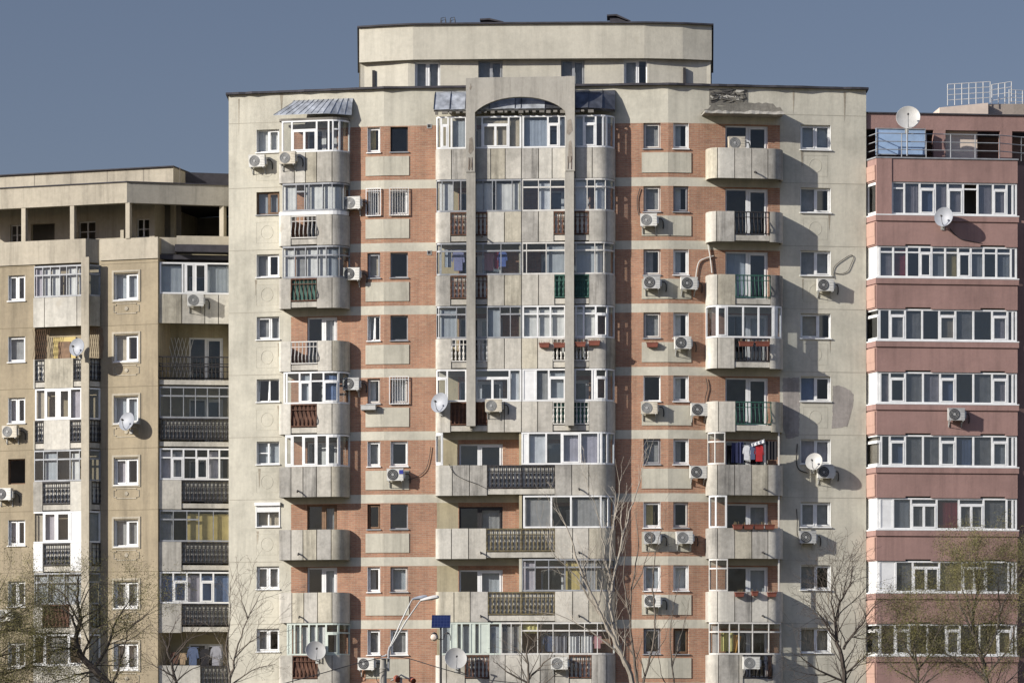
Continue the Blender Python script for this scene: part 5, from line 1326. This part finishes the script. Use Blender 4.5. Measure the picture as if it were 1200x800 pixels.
tree('budding_tree', 'tall olive budding tree before the pink block, rightmost', 'tree', 1160, -13,
     [([(1162, 860), (1158, 800), (1150, 770), (1142, 740), (1140, 715)], .13, .05), ([(1142, 745), (1130, 720), (1122, 695), (1112, 668)], .06, .008), ([(1140, 718), (1146, 690), (1142, 665), (1146, 645)], .06, .008), ([(1150, 772), (1165, 745), (1172, 715), (1170, 685), (1178, 660)], .06, .008), ([(1156, 790), (1178, 765), (1190, 735), (1196, 700)], .055, .008), ([(1157, 795), (1135, 780), (1115, 768), (1100, 762)], .05, .008), ([(1140, 720), (1128, 690), (1130, 660)], .035, .007), ([(1172, 715), (1186, 690), (1192, 665)], .035, .007), ([(1160, 815), (1185, 795), (1205, 770)], .05, .008)],
     BARKM, 37, 1.7, 3, leaf=.9, spread=.6, up=.2, group='trees with first buds', dens=1.0)
tree('budding_tree', 'lower olive budding tree before the pink block, left of the tall one', 'tree', 1076, -13,
     [([(1078, 860), (1076, 800), (1074, 775), (1070, 755)], .09, .03), ([(1074, 778), (1062, 758), (1054, 740), (1048, 725)], .045, .007), ([(1070, 757), (1076, 738), (1072, 720), (1078, 706)], .045, .007), ([(1075, 785), (1090, 765), (1096, 745), (1104, 725)], .045, .007), ([(1076, 800), (1052, 785), (1036, 775)], .04, .007), ([(1077, 805), (1100, 788), (1115, 780)], .04, .007)],
     BARKM, 41, 1.35, 3, leaf=.8, spread=.6, up=.2, group='trees with first buds', dens=1.0)
# ================================================================== GROUND, SKY, SUN, CAMERA
m = MB(); m.box(-1500, 1500, -1500, 2500, -.5, 0)
gm = weathered('ground_mix', (.16, .15, .11), .3, 0, .2); tag(m.obj('ground', gm), kind='structure')
AZ, EL = math.radians(62), math.radians(24)
sd = Vector((-math.sin(AZ) * math.cos(EL), -math.cos(AZ) * math.cos(EL), math.sin(EL)))
L = bpy.data.lights.new('sun', 'SUN'); L.energy = 4.3; L.angle = math.radians(.5); L.color = (1, .955, .885)
so_ = bpy.data.objects.new('sun', L); COL.objects.link(so_); so_.rotation_euler = (-sd).to_track_quat('-Z', 'Y').to_euler()
w = bpy.data.worlds.new('World'); scn.world = w; w.use_nodes = True; nt = w.node_tree
bg = nt.nodes['Background']; sk = nt.nodes.new('ShaderNodeTexSky'); sk.sky_type = 'NISHITA'; sk.sun_disc = False
sk.sun_elevation = EL; sk.sun_rotation = math.atan2(sd.x, sd.y)
sk.air_density = 1.0; sk.dust_density = .6; sk.ozone_density = 3.0
mx = nt.nodes.new('ShaderNodeMix'); mx.data_type = 'RGBA'; mx.blend_type = 'MULTIPLY'; mx.inputs['Factor'].default_value = 1
mx.inputs['B'].default_value = (.945, .79, .80, 1)
nt.links.new(sk.outputs[0], mx.inputs['A']); tcw = nt.nodes.new('ShaderNodeTexCoord'); spw = nt.nodes.new('ShaderNodeSeparateXYZ'); nt.links.new(tcw.outputs['Generated'], spw.inputs[0])
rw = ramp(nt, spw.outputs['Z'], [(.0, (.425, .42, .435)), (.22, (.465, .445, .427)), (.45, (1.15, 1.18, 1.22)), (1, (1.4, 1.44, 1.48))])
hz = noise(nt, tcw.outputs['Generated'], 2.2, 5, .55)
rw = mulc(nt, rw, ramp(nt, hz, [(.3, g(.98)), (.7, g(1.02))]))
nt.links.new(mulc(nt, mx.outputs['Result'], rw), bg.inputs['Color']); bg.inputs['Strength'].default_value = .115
cd = bpy.data.cameras.new('camera'); cd.sensor_width = 36; cd.lens = 36 * D / (1200 * S0); cd.clip_end = 6000; cd.clip_start = 1
cd.shift_y = (HZ - 400) / 1200
co = bpy.data.objects.new('camera', cd); COL.objects.link(co); co.location = CAM; co.rotation_euler = (PI / 2, 0, 0); scn.camera = co
scn.view_settings.view_transform = 'Standard'; scn.view_settings.look = 'None'; scn.view_settings.exposure = .66; scn.view_settings.gamma = 1
scn.render.engine = 'CYCLES'; scn.cycles.max_bounces = 8; scn.cycles.transparent_max_bounces = 16; scn.cycles.use_denoising = True
scn.cycles.caustics_reflective = False; scn.cycles.caustics_refractive = False
